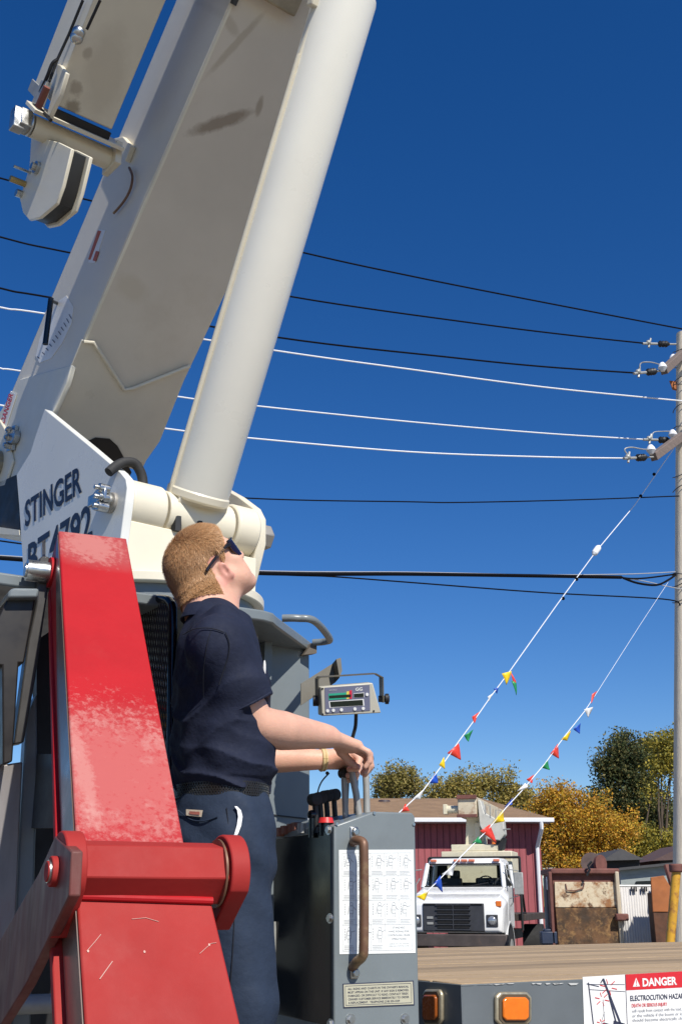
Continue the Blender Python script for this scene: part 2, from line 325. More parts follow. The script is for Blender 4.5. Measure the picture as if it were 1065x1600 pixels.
m = MB(); c = P(917, 1362, 24.8); m.tube([c+V(-.02, 0, -.08), c+V(.05, 0, .04), c+V(.02, 0, .12), c+V(.1, 0, .2)], .025, 6); tag(m.build('bent_iron', BLACK), 'bent black iron hook on the front rim of the rusty dumpster', 'scrap metal')
# fence
FEN = mat('white corrugated fence', (.50, .48, .46), .7, var=.1, scale=4, stretch=(5, 5, .6), stains=[((.38, .35, .31), 4, .55, .8, .5)])
fy = 24.95; fen = thing('white_fence', 'white ribbed metal fence between the rusty dumpster and the orange plate', 'fence', pY(1005, 1410, fy)*V(1, 1, 0))
m = MB(); x0, x1 = pY(964, 1410, fy)[0], pY(1085, 1410, fy)[0]; zt = pY(1000, 1386, fy)[2]; n = 120
top = []; 
for i in range(n+1):
    x = x0+(x1-x0)*i/n; top.append((x, fy+.012*sin(i*1.6), 0))
bot = [V(*p) for p in top]; i0 = m._a(bot+[p+V(0, 0, zt) for p in bot])
for i in range(n): m.f.append([i0+i, i0+i+1, i0+n+1+i+1, i0+n+1+i])
fs = m.build('sheet', FEN, fen, smooth=60); sm = fs.modifiers.new('s', 'SOLIDIFY'); sm.thickness = .01
m = MB()
for u in (986, 990, 993, 1002, 1006, 1009): c = pY(u, 1389, fy-.06); m.obox(c, V(.012, 0, 0), V(0, .015, 0), V(0, 0, .05))
split(m, 'slot', BLACK, fen)
m = MB(); m.tube([V(x0, fy+.04, zt+.02), V(x1, fy+.04, zt+.02)], .03, 8); m.build('rail', LTGREY, fen)
# grey shed behind
SHED = mat('grey weathered siding', (.30, .33, .32), .8, var=.2, scale=3, stretch=(1, 1, 5), stains=[((.17, .19, .18), 5, .5, .75, .6)])
sh = thing('grey_shed', 'low weathered grey shed wall behind the white fence', 'shed', pY(1020, 1410, 29)*V(1, 1, 0))
m = MB(); q = [pY(968, 1358, 29), pY(1095, 1346, 29), pY(1095, 1410, 29)*V(1, 1, 0), pY(968, 1410, 29)*V(1, 1, 0)]; m.prism(q, (0, 2.5, 0)); m.build('wall', SHED, sh, smooth=0)
m = MB(); q = [pY(966, 1356, 28.8), pY(1095, 1343, 28.8), pY(1095, 1347, 28.8), pY(966, 1360, 28.8)]; m.prism(q, (0, 2.9, 0)); m.build('roof', mat('dark roof', (.06, .06, .062), .8), sh, smooth=0)
m = MB(); q = [pY(993, 1377, 28.95), pY(1016, 1376, 28.95), pY(1016, 1384, 28.95), pY(993, 1384, 28.95)]; m.prism(q, (0, .04, 0)); m.build('window', BLACKG, sh)
# dark roofed hut beyond
hut = thing('dark_hut', 'small dark roofed hut half hidden under the trees behind the grey shed', 'shed', pY(975, 1410, 35)*V(1, 1, 0))
m = MB(); m.prism([pY(945, 1340, 35), pY(998, 1338, 35), pY(998, 1410, 35)*V(1, 1, 0), pY(945, 1410, 35)*V(1, 1, 0)], (0, 2.5, 0)); m.build('wall', mat('dark planks', (.03, .03, .032), .8), hut)
m = MB(); m.prism([pY(938, 1345, 34.6), pY(970, 1326, 34.6), pY(1006, 1343, 34.6)], (0, 3.2, 0)); m.build('roof', mat('hut roof', (.07, .068, .07), .8), hut)
hut2 = thing('brown_hut', 'brown gabled roof showing between the trees and the utility pole', 'shed', pY(1060, 1410, 36)*V(1, 1, 0))
m = MB(); m.prism([pY(1030, 1340, 36), pY(1100, 1335, 36), pY(1100, 1410, 36)*V(1, 1, 0), pY(1030, 1410, 36)*V(1, 1, 0)], (0, 2.5, 0)); m.build('wall', bpy.data.materials['dark planks'], hut2)
m = MB(); m.prism([pY(1018, 1345, 35.7), pY(1075, 1318, 35.7), pY(1130, 1340, 35.7)], (0, 3.2, 0)); m.build('roof', mat('brown roof', (.10, .06, .055), .8), hut2)
# orange plate on a dark scrap bin, fence end
pt = thing('scrap_bin', 'dark scrap bin with an orange rust plate on its front, by the yellow post', 'bin', pY(1032, 1410, 24)*V(1, 1, 0))
m = MB(); m.prism([pY(1019, 1395, 24.1), pY(1048, 1395, 24.1), pY(1050, 1410, 24.1)*V(1, 1, 0), pY(1021, 1410, 24.1)*V(1, 1, 0)], (0, .45, 0)); m.build('body', mat('dark rust', (.05, .025, .018), .85, var=.3), pt)
m = MB(); m.prism([pY(1016, 1371, 24), pY(1036, 1368, 24), pY(1048, 1388, 24), pY(1046, 1425, 24), pY(1019, 1425, 24)], (0, .06, 0)); m.build('plate', RUSTO, pt, bevel=.01)
m = MB(); m.prism([pY(1020, 1426, 23.98), pY(1046, 1426, 23.98), pY(1047, 1410, 23.98)*V(1, 1, 0), pY(1021, 1410, 23.98)*V(1, 1, 0)], (0, .08, 0)); m.build('lower_plate', mat('brown rust', (.12, .05, .025), .85, var=.3, stains=[((.05, .025, .015), 4, .45, .7, .8)]), pt)
m = MB(); m.tube([pY(1040, 1352, 24.5), pY(1046, 1372, 24.4), pY(1052, 1395, 24.4)], .06, 8); m.tube([pY(1040, 1356, 24.5), pY(1062, 1368, 24.5)], .05, 8); split(m, 'scrap_arm', RUSTR, pt)
YEL = mat('chipped yellow paint', (.62, .33, .025), .5, var=.15, scale=6, stains=[((.25, .09, .03), 7, .5, .62, .85), ((.45, .24, .03), 3, .45, .7, .6)])
yp = thing('yellow_post', 'leaning chipped yellow steel post at the foot of the utility pole', 'post', pY(1048, 1410, 16.5)*V(1, 1, 0))
m = MB(); b0 = pY(1046, 1475, 16.5); b1 = pY(1056, 1357, 16.5); m.tube([b0+(b0-b1)*.9*((b0[2]+.1)/(b1[2]-b0[2]))/.9, b0, b1], (.062), 16); m.build('pipe', YEL, yp)
m = MB(); m.cyl(b1-V(0, 0, .05), b1+V(0, 0, .06), .1, .1, 14); m.build('cap', RUSTR, yp, bevel=.02)
# post stack beside the dumpster
gp = thing('pipe_bundle', 'upright bundle of weathered grey posts standing between the building and the dumpster', 'posts', pY(858, 1410, 25.5)*V(1, 1, 0))
for i, (u, v, r) in enumerate([(851, 1372, .045), (855, 1390, .05), (859, 1356, .05), (863, 1370, .04)]):
    m = MB(); a_ = pY(u, v, 25.6+.1*(i % 2)); m.tube([a_*V(1, 1, 0), a_], r, 8); m.build('post', mat('grey post %d' % i, [(.3, .29, .27), (.16, .15, .14), (.4, .39, .37), (.11, .1, .09)][i], .8, var=.2), gp)
m = MB(); a_ = pY(857, 1380, 25.3); m.obox(a_, V(.05, 0, 0), V(0, .05, 0), V(0, 0, .13)); m.build('junction_box', TRIM, gp, bevel=.01)
bl = MB(); a_ = pY(856, 1465, 25); bl.obox(a_, V(.16, 0, 0), V(0, .14, 0), V(0, 0, .12)); bl.obox(a_-V(0, 0, .5), V(.13, 0, 0), V(0, .1, 0), V(0, 0, .4)); bl.obox(a_+V(0, 0, .14), V(.1, 0, 0), V(0, .1, 0), V(0, 0, .03)); tag(bl.build('pump_housing', mat('blue black', (.02, .03, .06), .5), bevel=.02), 'small dark blue pump housing at the foot of the grey posts', 'machine')

# ------------------------------------------------------------------ utility pole and wires
POLE = mat('weathered pole wood', (.74, .64, .50), .85, var=.22, scale=5, stretch=(6, 6, .35), bump=.5, bscale=14, stains=[((.2, .17, .14), 5, .55, .75, .6)])
YP = 18.; up = thing('utility_pole', 'weathered wooden utility pole with stub crossarms at the right edge', 'utility pole', pY(1070, 1410, YP)*V(1, 1, 0))
pt_, pb_ = pY(1069, 522, YP), pY(1071, 1410, YP); pb_ = pb_+(pb_-pt_)*(pb_[2]/(pt_[2]-pb_[2]))
def pax(v): a_ = pY(1070, v, YP); f_ = (a_[2]-pb_[2])/(pt_[2]-pb_[2]); return pb_+(pt_-pb_)*f_
rad = lambda v: .15
m = MB(); m.tube([pb_-V(0, 0, .1)]+[pb_+(pt_-pb_)*i/10 for i in range(1, 11)], [.20-.0052*i*1.1 for i in range(11)], 24); m.build('shaft', POLE, up)
ARM = mat('grey crossarm', (.17, .13, .11), .8, var=.2, scale=6, stretch=(1, 1, 4))
arms = []
for (v0, u1, v1) in ((556, 1036, 579), (684, 1020, 714)):
    a_ = pax(v0); a_ = a_-V(.06, .12, 0); b_ = pY(u1, v1, YP-1.15)
    m = MB(); d = nrm(b_-a_); s_ = nrm(np.cross(d, Z)); t_ = np.cross(s_, d); m.prism([a_+s_*.055+t_*.065, a_-s_*.055+t_*.065, a_-s_*.055-t_*.065, a_+s_*.055-t_*.065], b_-a_); m.build('crossarm', ARM, up, bevel=.008)
    arms.append((a_, b_))
m = MB()
for v in (550, 595, 605, 640, 673, 745, 765, 900, 915, 940): 
    c = pax(v); m.tube([c+V(.2*cos(t), .2*sin(t), .035*sin(t*2+v)) for t in np.linspace(pi*.9, 2.1*pi, 14)], .008, 5)
split(m, 'strap_wire', DGREY, up)
WIREB = flat('black cable', (.006, .006, .008), .9, spec=.1); WIREW = flat('bare aluminium cable', (.82, .83, .84), .45, .0); WIREG = flat('grey cable', (.33, .34, .36), .5)
wd, wn = yaw(19); wn = -wn       # wire direction / plane normal
W0 = V(pax(600)[0], YP, 0)
def wpt(u, v, off=0): return pl(u, v, W0+V(0, off, 0), wn)
def curve(P, n=8):
    P = [np.array(p) for p in P]; out = []
    for i in range(len(P)-1):
        a, b, c, d = P[max(i-1, 0)], P[i], P[i+1], P[min(i+2, len(P)-1)]
        for t in np.linspace(0, 1, n, endpoint=False): out.append(.5*((2*b)+(-a+c)*t+(2*a-5*b+4*c-d)*t*t+(-a+3*b-3*c+d)*t**3))
    out.append(P[-1]); return out
def wire(label, px, r, m_, off=0, hard=None, far=True):
    root = thing('power_line', label, 'cable', wpt(*px[-1], off), 'overhead lines from the utility pole')
    P = [wpt(u, v, off) for (u, v) in px]
    if far: P = [P[0]+(P[0]-P[1])*2.2+V(0, 0, .15)]+P
    m = MB(); m.tube(curve(P), r, 6); m.build('cable', m_, root)
    if hard is not None: # dead-end clamp and strain insulator, then jumper
        e = P[-1]; t_ = hard; d = nrm(t_-e)
        L_ = np.linalg.norm(t_-e)
        m = MB(); m.tube([e-d*.12, e+d*L_*.30], .022, 8); m.tube([e+V(0, 0, -.07), e+d*.06+V(0, 0, .10)], .018, 6); m.sph(e+V(0, 0, .02), .045, 6); m.build('clamp', LTGREY, root)
        m = MB(); m.tube([e+d*L_*f for f in (.35, .4, .45, .5, .55, .6, .65, .7)], [.03, .06, .045, .06, .045, .06, .045, .03], 10); m.build('insulator', BLACK, root)
        m = MB(); m.tube([e+d*L_*.7, t_], .016, 6); m.build('link', LTGREY, root)
    return root
wire('highest black overhead line, passing above the top of the pole', [(0, 278), (140, 313), (475, 395), (640, 431), (800, 463), (1065, 514), (1150, 529)], .013, WIREB)
wire('second black overhead line from the top, dead ended just under the pole top', [(0, 370), (110, 395), (452, 463), (740, 505), (900, 525), (1012, 537)], .013, WIREB, 0, pax(538)-V(.13, 0, 0))
wire('third black overhead line, ending at the upper crossarm', [(0, 450), (80, 465), (433, 527), (700, 558), (850, 573), (996, 583)], .013, WIREB, -1.15, arms[0][1])
wire('uppermost white overhead line, running across the front of the pole', [(0, 480), (70, 490), (425, 547), (640, 577), (850, 605), (1060, 626), (1150, 634)], .0115, WIREW, -.35)
wire('middle white overhead line, dead ended above the lower crossarm', [(0, 575), (35, 580), (280, 620), (398, 634), (640, 659), (850, 677), (1013, 687)], .0105, WIREW, 0, pax(688)-V(.13, 0, 0))
wire('lowest white overhead line, ending at the tip of the lower crossarm', [(0, 633), (262, 670), (385, 684), (640, 706), (850, 714), (980, 716)], .0105, WIREW, -1.15, arms[1][1])
wire('thin dark line crossing alone below the crossarms', [(0, 750), (380, 778), (640, 784), (720, 785), (900, 781), (1060, 775)], .010, WIREB)
wb = wire('thick black cable bundle with a drip loop beside the pole', [(0, 872), (380, 895), (640, 897), (850, 900), (970, 902)], .028, WIREB)
m = MB(); m.tube(curve([wpt(970, 902), wpt(995, 911), wpt(1025, 914), wpt(1045, 905), pax(897)-V(.15, 0, 0)]), .018, 6); m.tube(curve([wpt(968, 902), wpt(985, 904), wpt(1010, 903), pax(897)-V(.15, 0, 0)]), .014, 6); split(m, 'drip_loop', WIREB, wb)
m = MB(); m.tube(curve([wpt(0, 868), wpt(380, 891), wpt(640, 894), wpt(850, 898), wpt(980, 897), pax(894)-V(.15, .02, 0)]), .008, 6); m.tube(curve([wpt(965, 903), wpt(1000, 907), wpt(1050, 918), wpt(1075, 922)]), .008, 6); split(m, 'messenger_wire', WIREG, wb)
wire('thin black line just under the thick cable bundle', [(0, 845), (380, 893), (520, 901), (640, 910), (850, 926), (1035, 936), (1062, 946)], .011, WIREB)
# jumpers and small pole hardware
m = MB()
m.tube(curve([wpt(1000, 583, -1.15), wpt(1000, 568, -1.15), wpt(1016, 566, -1.15), wpt(1035, 571, -.6), pax(575)-V(.15, 0, 0)]), .010, 6)
m.tube(curve([wpt(985, 716, -1.15), wpt(975, 703, -1.15), wpt(985, 699, -1.15), wpt(1005, 702, -1.1), wpt(1025, 702, -.6)]), .010, 6)
m.tube(curve([wpt(1018, 687), wpt(1020, 676), wpt(1035, 674), pax(674)-V(.15, 0, 0)]), .008, 6)
split(m, 'jumper', LTGREY, up)
m = MB()
for (u, v, o_) in ((1034, 573, -1.0), (1016, 702, -1.0), (1051, 560, -.1), (1050, 678, -.1)):
    c = wpt(u, v, o_); m.tube([c-V(0, 0, .08), c-V(0, 0, .02), c+V(0, 0, .03), c+V(0, 0, .07)], [.03, .075, .06, .03], 10)
split(m, 'pin_insulator', TRIM, up)
m = MB()
for (u, v) in ((1064, 549), (1062, 673), (1066, 580)): c = pax(v)-V(.02, .19, 0); m.obox(c, V(.06, 0, 0), V(0, .02, 0), V(0, 0, .03))
split(m, 'bolt_plate', TRIM, up)
m = MB(); c = pax(602)-V(.19, .02, 0); m.prism([c+V(-.07, 0, .08), c+V(.06, 0, .06), c+V(.04, 0, -.1), c+V(-.03, 0, -.08)], (0, .03, 0)); m.build('tag_plate', RUSTO, up)

# ------------------------------------------------------------------ pennant strings
PC = {n: mat('pennant '+n, c, .45, var=.1, scale=20) for n, c in dict(red=(.72, .05, .03), yellow=(.85, .58, .01), blue=(.01, .07, .45), green=(.015, .25, .08), white=(.8, .8, .8)).items()}
CORD = flat('white cord', (.72, .74, .78), .6); PCORD = flat('pink cord', (.75, .5, .5), .6)
def pennants(label, line, flags, Y0, Y1, extra, cr):
    root = thing('pennant_string', label, 'bunting', pY(*line[0], Y0), 'pennant strings tied to the pole')
    us = [p[0] for p in line]
    def at(u, v): f_ = (line[0][0]-u)/(line[0][0]-line[-1][0]); return pY(u, v, Y0+(Y1-Y0)*f_)
    m = MB(); P = [at(*p) for p in line]; P.append(P[-1]+nrm(P[-1]-P[-2])*1.0*(P[-1][2]/max(.05, -nrm(P[-1]-P[-2])[2])-.2)); m.tube(P, cr, 6); m.build('cord', CORD, root)
    for (tri, c) in flags:
        cu, cv = (tri[0][0]+tri[1][0])/2, (tri[0][1]+tri[1][1])/2; q = [at(cu+(a_-cu)*1.3, cv+(b_-cv)*1.3) for a_, b_ in tri]; n_ = nrm(np.cross(q[1]-q[0], q[2]-q[0])); bow = n_*.02
        tip = sum(q[2:])/len(q[2:]); ph_ = RNG.uniform(0, 6); m = MB(); rows_ = []
        for r_ in range(6):
            t_ = r_/5*.96; l_, r2 = q[0]*(1-t_)+tip*t_, q[1]*(1-t_)+tip*t_; rp0 = n_*.014*sin(ph_+3.2*t_)*t_; rows_.append(m._a([l_+rp0, (l_+r2)/2+rp0-n_*.006*(1-t_), r2+rp0]))
        for a_, b_ in zip(rows_, rows_[1:]): m.f += [[a_, a_+1, b_+1, b_], [a_+1, a_+2, b_+2, b_+1]]
        o_ = m.build('pennant', PC[c], root, smooth=60, recalc=False); s_ = o_.modifiers.new('s', 'SOLIDIFY'); s_.thickness = .003
    for e_ in extra: e_(root, at)
def ins(root, at):
    m = MB(); a_, b_ = at(936, 853), at(926, 867); m.tube([a_, a_*.8+b_*.2, a_*.2+b_*.8, b_], [.02, .05, .05, .02], 10); m.build('guy_insulator', TRIM, root, bevel=.005)
    m = MB()
    for (u, v) in ((1021, 741), (1000, 775), (900, 905), (879, 935)): a_ = at(u, v); m.sph(a_, .028, 6)
    split(m, 'cord_knot', WIREB, root)
pennants('pennant string on the guy line with a white insulator, coming down behind the control box', [(1052, 700), (990, 790), (930, 862), (870, 944), (797, 1047), (765, 1090), (740, 1126), (715, 1160), (690, 1196), (660, 1236), (636, 1258)],
    [([(785, 1052), (797, 1049), (799, 1066), (783, 1066)], 'yellow'), ([(797, 1050), (804, 1062), (811, 1076), (800, 1082)], 'red'), ([(799, 1064), (805, 1066), (811, 1081), (800, 1083)], 'green'), ([(771, 1076), (777, 1074), (776, 1082)], 'blue'), ([(762, 1088), (768, 1084), (764, 1094)], 'white'),
     ([(738, 1119), (747, 1113), (744, 1126), (737, 1129)], 'red'), ([(726, 1148), (737, 1141), (735, 1154), (727, 1158)], 'green'), ([(700, 1175), (714, 1163), (719, 1180), (716, 1187)], 'red'), ([(686, 1194), (692, 1184), (701, 1196), (686, 1202)], 'yellow'), ([(671, 1222), (679, 1209), (682, 1222)], 'blue'), ([(645, 1247), (658, 1236), (660, 1243), (652, 1251)], 'white'), ([(627, 1267), (632, 1257), (638, 1266)], 'red')], 17.8, 15.5, [ins], .0075)
pennants('thinner pennant string slanting down in front of the white truck', [(1046, 905), (1000, 975), (930, 1085), (912, 1112), (880, 1152), (850, 1194), (815, 1235), (790, 1262), (760, 1298), (720, 1338), (690, 1370), (655, 1405)],
    [([(925, 1084), (931, 1080), (923, 1096)], 'red'), ([(913, 1108), (924, 1105), (919, 1118)], 'white'), ([(896, 1138), (905, 1131), (907, 1143), (899, 1145)], 'blue'), ([(877, 1154), (889, 1143), (891, 1153), (880, 1158)], 'yellow'), ([(860, 1176), (869, 1164), (877, 1182), (866, 1182)], 'red'), ([(847, 1198), (854, 1188), (860, 1197), (852, 1205)], 'green'), ([(823, 1217), (832, 1211), (829, 1222)], 'red'), ([(808, 1235), (818, 1225), (822, 1230)], 'white'), ([(788, 1260), (799, 1248), (803, 1253), (792, 1260)], 'blue'), ([(769, 1285), (783, 1268), (785, 1282)], 'yellow'), ([(751, 1297), (763, 1289), (773, 1311), (768, 1313)], 'red'), ([(738, 1316), (746, 1308), (750, 1317)], 'green'), ([(692, 1364), (709, 1352), (709, 1360), (700, 1372)], 'white'), ([(678, 1379), (686, 1369), (690, 1390)], 'blue'), ([(652, 1400), (667, 1393), (668, 1402), (654, 1408)], 'yellow')], 17.8, 14.5, [], [.003, .003, .0035, .006]+[.0065]*9)

# ================================================================== WHITE TRUCK IN THE YARD
TWHITE = mat('truck white paint', (.80, .80, .79), .25, var=.03, scale=2, coat=.4)
GLASSD = mat('dark window glass', (.02, .025, .03), .06, var=.2, spec=.8, rvar=.03)
FADED = mat('faded grille', (.035, .037, .045), .6, var=.25)
def local(o, a): a = radians(a); return (np.array(o, float), V(cos(a), -sin(a), 0), V(sin(a), cos(a), 0), Z)
YT = 27.5; TF = local(((707-532.5)/1897*YT, YT, 0), 16)
wt = thing('white_truck', 'white flatbed truck with a small cream crane, parked before the maroon building', 'truck', TF[0])
M_ = lambda: MB(TF)
m = M_(); 
secs = [(0.0, 1.02, .95, 1.50), (.06, 1.10, .9, 1.58), (.7, 1.14, .9, 1.74), (1.35, 1.10, .9, 1.90)]
def ringpts(y, hw, z0, z1): return [(-hw, y, z0), (hw, y, z0), (hw, y, z1-.16), (hw-.14, y, z1), (-hw+.14, y, z1), (-hw, y, z1-.16)]
for a_, b_ in zip(secs[:-1], secs[1:]): m.hull(ringpts(*a_), ringpts(*b_))
m.build('hood', TWHITE, wt, bevel=.03, smooth=60)
# cab
m = M_()
m.hull([(-1.0, 1.3, .95), (1.0, 1.3, .95), (1.0, 1.3, 1.9), (-1.0, 1.3, 1.9)], [(-1.0, 2.7, .95), (1.0, 2.7, .95), (1.0, 2.7, 1.9), (-1.0, 2.7, 1.9)])
m.build('body', TWHITE, wt, bevel=.03)
m = M_(); m.hull([(-.92, 1.55, 2.40), (.92, 1.55, 2.40), (.95, 2.7, 2.42), (-.95, 2.7, 2.42)], [(-.84, 1.66, 2.56), (.84, 1.66, 2.56), (.86, 2.6, 2.58), (-.86, 2.6, 2.58)]); m.build('roof', TWHITE, wt, bevel=.05, seg=3)
m = M_()
for s_ in (-1, 1): m.tube([(s_*.97, 1.34, 1.88), (s_*.9, 1.6, 2.43)], .055, 8); m.tube([(s_*.97, 2.62, 1.88), (s_*.93, 2.62, 2.43)], .07, 8); m.tube([(s_*.98, 1.85, 1.88), (s_*.93, 1.85, 2.43)], .03, 8)
split(m, 'pillar', TWHITE, wt)
# see-through cab: dark seats, clear rear window showing the cream crane base behind
GL = bpy.data.materials.new('clear glass'); GL.use_nodes = True; b_ = GL.node_tree.nodes['Principled BSDF']; b_.inputs['Base Color'].default_value = (.75, .8, .78, 1); b_.inputs['Transmission Weight'].default_value = 1; b_.inputs['Roughness'].default_value = .02; b_.inputs['IOR'].default_value = 1.02
m = M_(); m.prism([(-.93, 1.36, 1.91), (.93, 1.36, 1.91), (.86, 1.6, 2.41), (-.86, 1.6, 2.41)], (0, .012, .005)); ws = m.build('windshield', GL, wt)
m = M_(); gk = [(-.95, 1.33, 1.905), (.95, 1.33, 1.905), (.88, 1.585, 2.425), (-.88, 1.585, 2.425)]
for i in range(4): m.tube([gk[i], gk[(i+1) % 4]], .022, 6)
m.build('windshield_gasket', BLACK, ws)
m = M_(); m.box(-1, 1, 2.62, 2.66, 1.9, 2.02); m.box(-1, -.62, 2.62, 2.66, 2.0, 2.45); m.box(.62, 1, 2.62, 2.66, 2.0, 2.45); split(m, 'rear_wall', BLACK, wt)
m = M_(); m.box(-.85, -.2, 2.2, 2.4, 1.7, 2.12); m.box(.15, .85, 2.2, 2.4, 1.7, 2.12); m.box(-.5, -.25, 2.3, 2.4, 2.1, 2.3); split(m, 'seat', mat('seat vinyl', (.03, .03, .035), .6), wt, bevel=.04)
m = M_(); m.tube([(.48+.2*cos(t), 1.72+.05*sin(t), 1.98+.17*sin(t)) for t in np.linspace(0, 2*pi, 20)], .016, 6); split(m, 'steering_wheel', BLACK, wt)
for s_ in (-1, 1):
    m = M_(); m.box(s_*1.003-.006, s_*1.003+.006, 1.5, 2.55, 1.0, 1.9); dr_ = m.build('door', TWHITE, wt, bevel=.01)
    m = M_(); m.prism([(s_*1.0, 1.55, 1.93), (s_*1.0, 2.5, 1.93), (s_*.94, 2.5, 2.4), (s_*.94, 1.75, 2.4)], (s_*.01, 0, 0)); m.build('side_window', GLASSD, dr_)
    m = M_(); m.box(s_*1.32-.11, s_*1.32+.11, 1.30, 1.36, 1.72, 2.22); mi = m.build('mirror', LTGREY, wt, bevel=.02)
    m = M_(); m.tube([(s_*1.0, 1.4, 2.3), (s_*1.32, 1.34, 2.26), (s_*1.32, 1.34, 1.7), (s_*1.0, 1.4, 1.62)], .016, 6); m.tube([(s_*1.06, 1.42, 2.1), (s_*1.16, 1.42, 1.95), (s_*1.16, 1.44, 1.55), (s_*1.04, 1.46, 1.42)], .018, 6); split(m, 'mirror_arm', LTGREY, mi)
    m = M_(); m.box(s_*.87-.13, s_*.87+.13, -.02, .03, 1.03, 1.29); hl = m.build('headlight', FADED, wt, bevel=.015)
    m = M_(); m.ell((s_*.87, -.02, 1.16), (.10, 0, 0), (0, 0, .10), (0, .035, 0), 8); split(m, 'lens', mat('headlight glass', (.45, .47, .5), .08, .6, var=.4, scale=40), hl)
    m = M_(); m.box(s_*1.02-.06, s_*1.02+.06, .02, .09, 1.46, 1.58); m.build('turn_signal', AMBER, wt, bevel=.01)
    for (y, r, wd_, nm) in ((.95, .50, .13, 'front_wheel'), (6.2, .50, .26, 'rear_wheel')):
        m = M_(); x0_ = s_*1.02; P_ = [(x0_-wd_, y, r), (x0_-wd_*.95, y, r), (x0_+wd_*.95, y, r), (x0_+wd_, y, r)]
        m.tube(P_, [r*.88, r, r, r*.88], 28); wh = m.build('wheel', RUBBER, wt)
        m = M_(); m.tube([(x0_+s_*wd_*.6, y, r), (x0_+s_*(wd_+.01), y, r)], r*.52, 20); m.tube([(x0_+s_*wd_*.8, y, r), (x0_+s_*(wd_+.06), y, r)], r*.22, 14); m.build('rim', LTGREY, wh)
    m = M_(); m.tube([(s_*1.11, .95+.62*cos(t), .5+.62*sin(t)) for t in np.linspace(.15, pi-.15, 18)], .035, 6); m.build('wheel_arch', TWHITE, wt)
    m = M_(); m.prism([(s_*1.125, .95+.58*cos(t), .5+.58*sin(t)) for t in np.linspace(.05, pi-.05, 20)], (s_*.02, 0, 0)); m.build('wheel_well', BLACK, wt)
for x_ in (-.75, -.18, .0, .18, .78):
    m = M_(); m.box(x_-.075, x_+.075, 1.54, 1.6, 2.48, 2.535); m.build('marker_light', mat('marker %g' % x_, (.62, .18, .1), .4), wt, bevel=.01)
m = M_(); m.box(-.70, .70, -.03, .05, .93, 1.53); gr_ = m.build('grille', FADED, wt, bevel=.02)
m = M_()
for j in range(5):
    for x0_, x1_ in ((-.36, -.02), (.02, .36)): m.box(x0_, x1_, -.045, -.02, 1.0+j*.105, 1.06+j*.105)
m.box(-.66, .66, -.05, -.02, 1.50, 1.53)
split(m, 'slot', mat('slot black', (.004, .004, .005), .8), gr_)
m = M_()
for j in range(6): m.box(-.40, .40, -.06, -.025, .962+j*.105, .985+j*.105)
m.box(-.01, .01, -.062, -.02, .96, 1.5); split(m, 'bar', FADED, gr_)
m = M_(); m.box(-.6, -.46, -.045, -.02, 1.2, 1.25); m.box(-.6, -.46, -.045, -.02, 1.08, 1.13); split(m, 'badge', LTGREY, gr_)
m = M_(); m.hull([(-1.22, -.28, .62), (1.22, -.28, .62), (1.22, -.28, .88), (-1.22, -.28, .88)], [(-1.22, -.05, .62), (1.22, -.05, .62), (1.22, -.05, .88), (-1.22, -.05, .88)]); m.build('bumper', mat('rusty bumper', (.07, .055, .05), .6, var=.35, scale=3, stains=[((.16, .1, .07), 5, .55, .8, .6)]), wt, bevel=.02)
m = M_()
for s_ in (-1, 1): m.tube([(s_*.5-.35, 1.33, 1.915), (s_*.5+.1, 1.36, 1.99)], .012, 5)
split(m, 'wiper', BLACK, wt)
m = M_(); m.box(-.45, .45, .2, 8.2, .6, .85); m.build('chassis', BLACK, wt)
DECKD = mat('dark truck deck', (.06, .045, .04), .8, var=.3)
m = M_(); m.box(-1.22, 1.22, 3.0, 8.2, 1.12, 1.28); m.build('flatbed', DECKD, wt, bevel=.01)
m = M_()
for s_ in (-1, 1): m.tube([(s_*1.15, 2.95, .9), (s_*1.15, 2.95, 2.62)], .035, 6); m.tube([(s_*1.15, 3.0, 1.3), (s_*1.15, 3.6, 1.3)], .03, 6); m.tube([(s_*1.15, 2.98, 2.1), (s_*1.15, 3.55, 1.28)], .03, 6)
m.tube([(-1.15, 2.95, 2.62), (1.15, 2.95, 2.62)], .035, 6); split(m, 'headache_rack', BLACK, wt)
CRM2 = mat('old cream paint', (.66, .60, .44), .5, var=.1, stains=[((.32, .15, .06), 5, .6, .75, .7)])
m = M_(); m.box(-.85, .75, 3.05, 4.2, 1.28, 2.0); m.hull([(-.85, 3.05, 2.0), (.95, 3.05, 2.0), (.95, 4.2, 2.0), (-.85, 4.2, 2.0)], [(-.85, 3.05, 2.78), (.95, 3.05, 2.78), (.95, 4.2, 2.78), (-.85, 4.2, 2.78)]); m.box(-.6, .62, 3.1, 4.1, 2.78, 2.95); m.build('crane_base', CRM2, wt, bevel=.02)
m = M_(); m.prism([(-.28, 3.35, 2.9), (.22, 3.35, 2.9), (.20, 3.35, 3.98), (-.20, 3.35, 3.98)], (0, .5, 0)); m.box(.0, .14, 3.25, 3.36, 2.95, 3.5); split(m, 'crane_mast', CRM2, wt, bevel=.02)
RBOX = mat('rust streaked cream', (.58, .50, .36), .6, var=.1, scale=5, stains=[((.25, .10, .04), 4, .52, .68, .9)])
m = M_(); m.box(-.36, .12, 2.9, 7.6, 3.62, 4.12); m.build('crane_boom', RBOX, wt, bevel=.02)
m = M_(); m.box(-.38, .14, 2.84, 2.9, 4.06, 4.16); m.box(-.38, .14, 2.84, 2.9, 3.60, 3.68); split(m, 'boom_head', RUSTR, wt, bevel=.01)
m = M_(); m.cyl((-.72, 3.1, 3.82), (-.36, 3.1, 3.82), .10, n=12); m.box(-.76, -.66, 3.0, 3.2, 3.7, 3.95); m.build('hose_reel', CRM2, wt, bevel=.01)
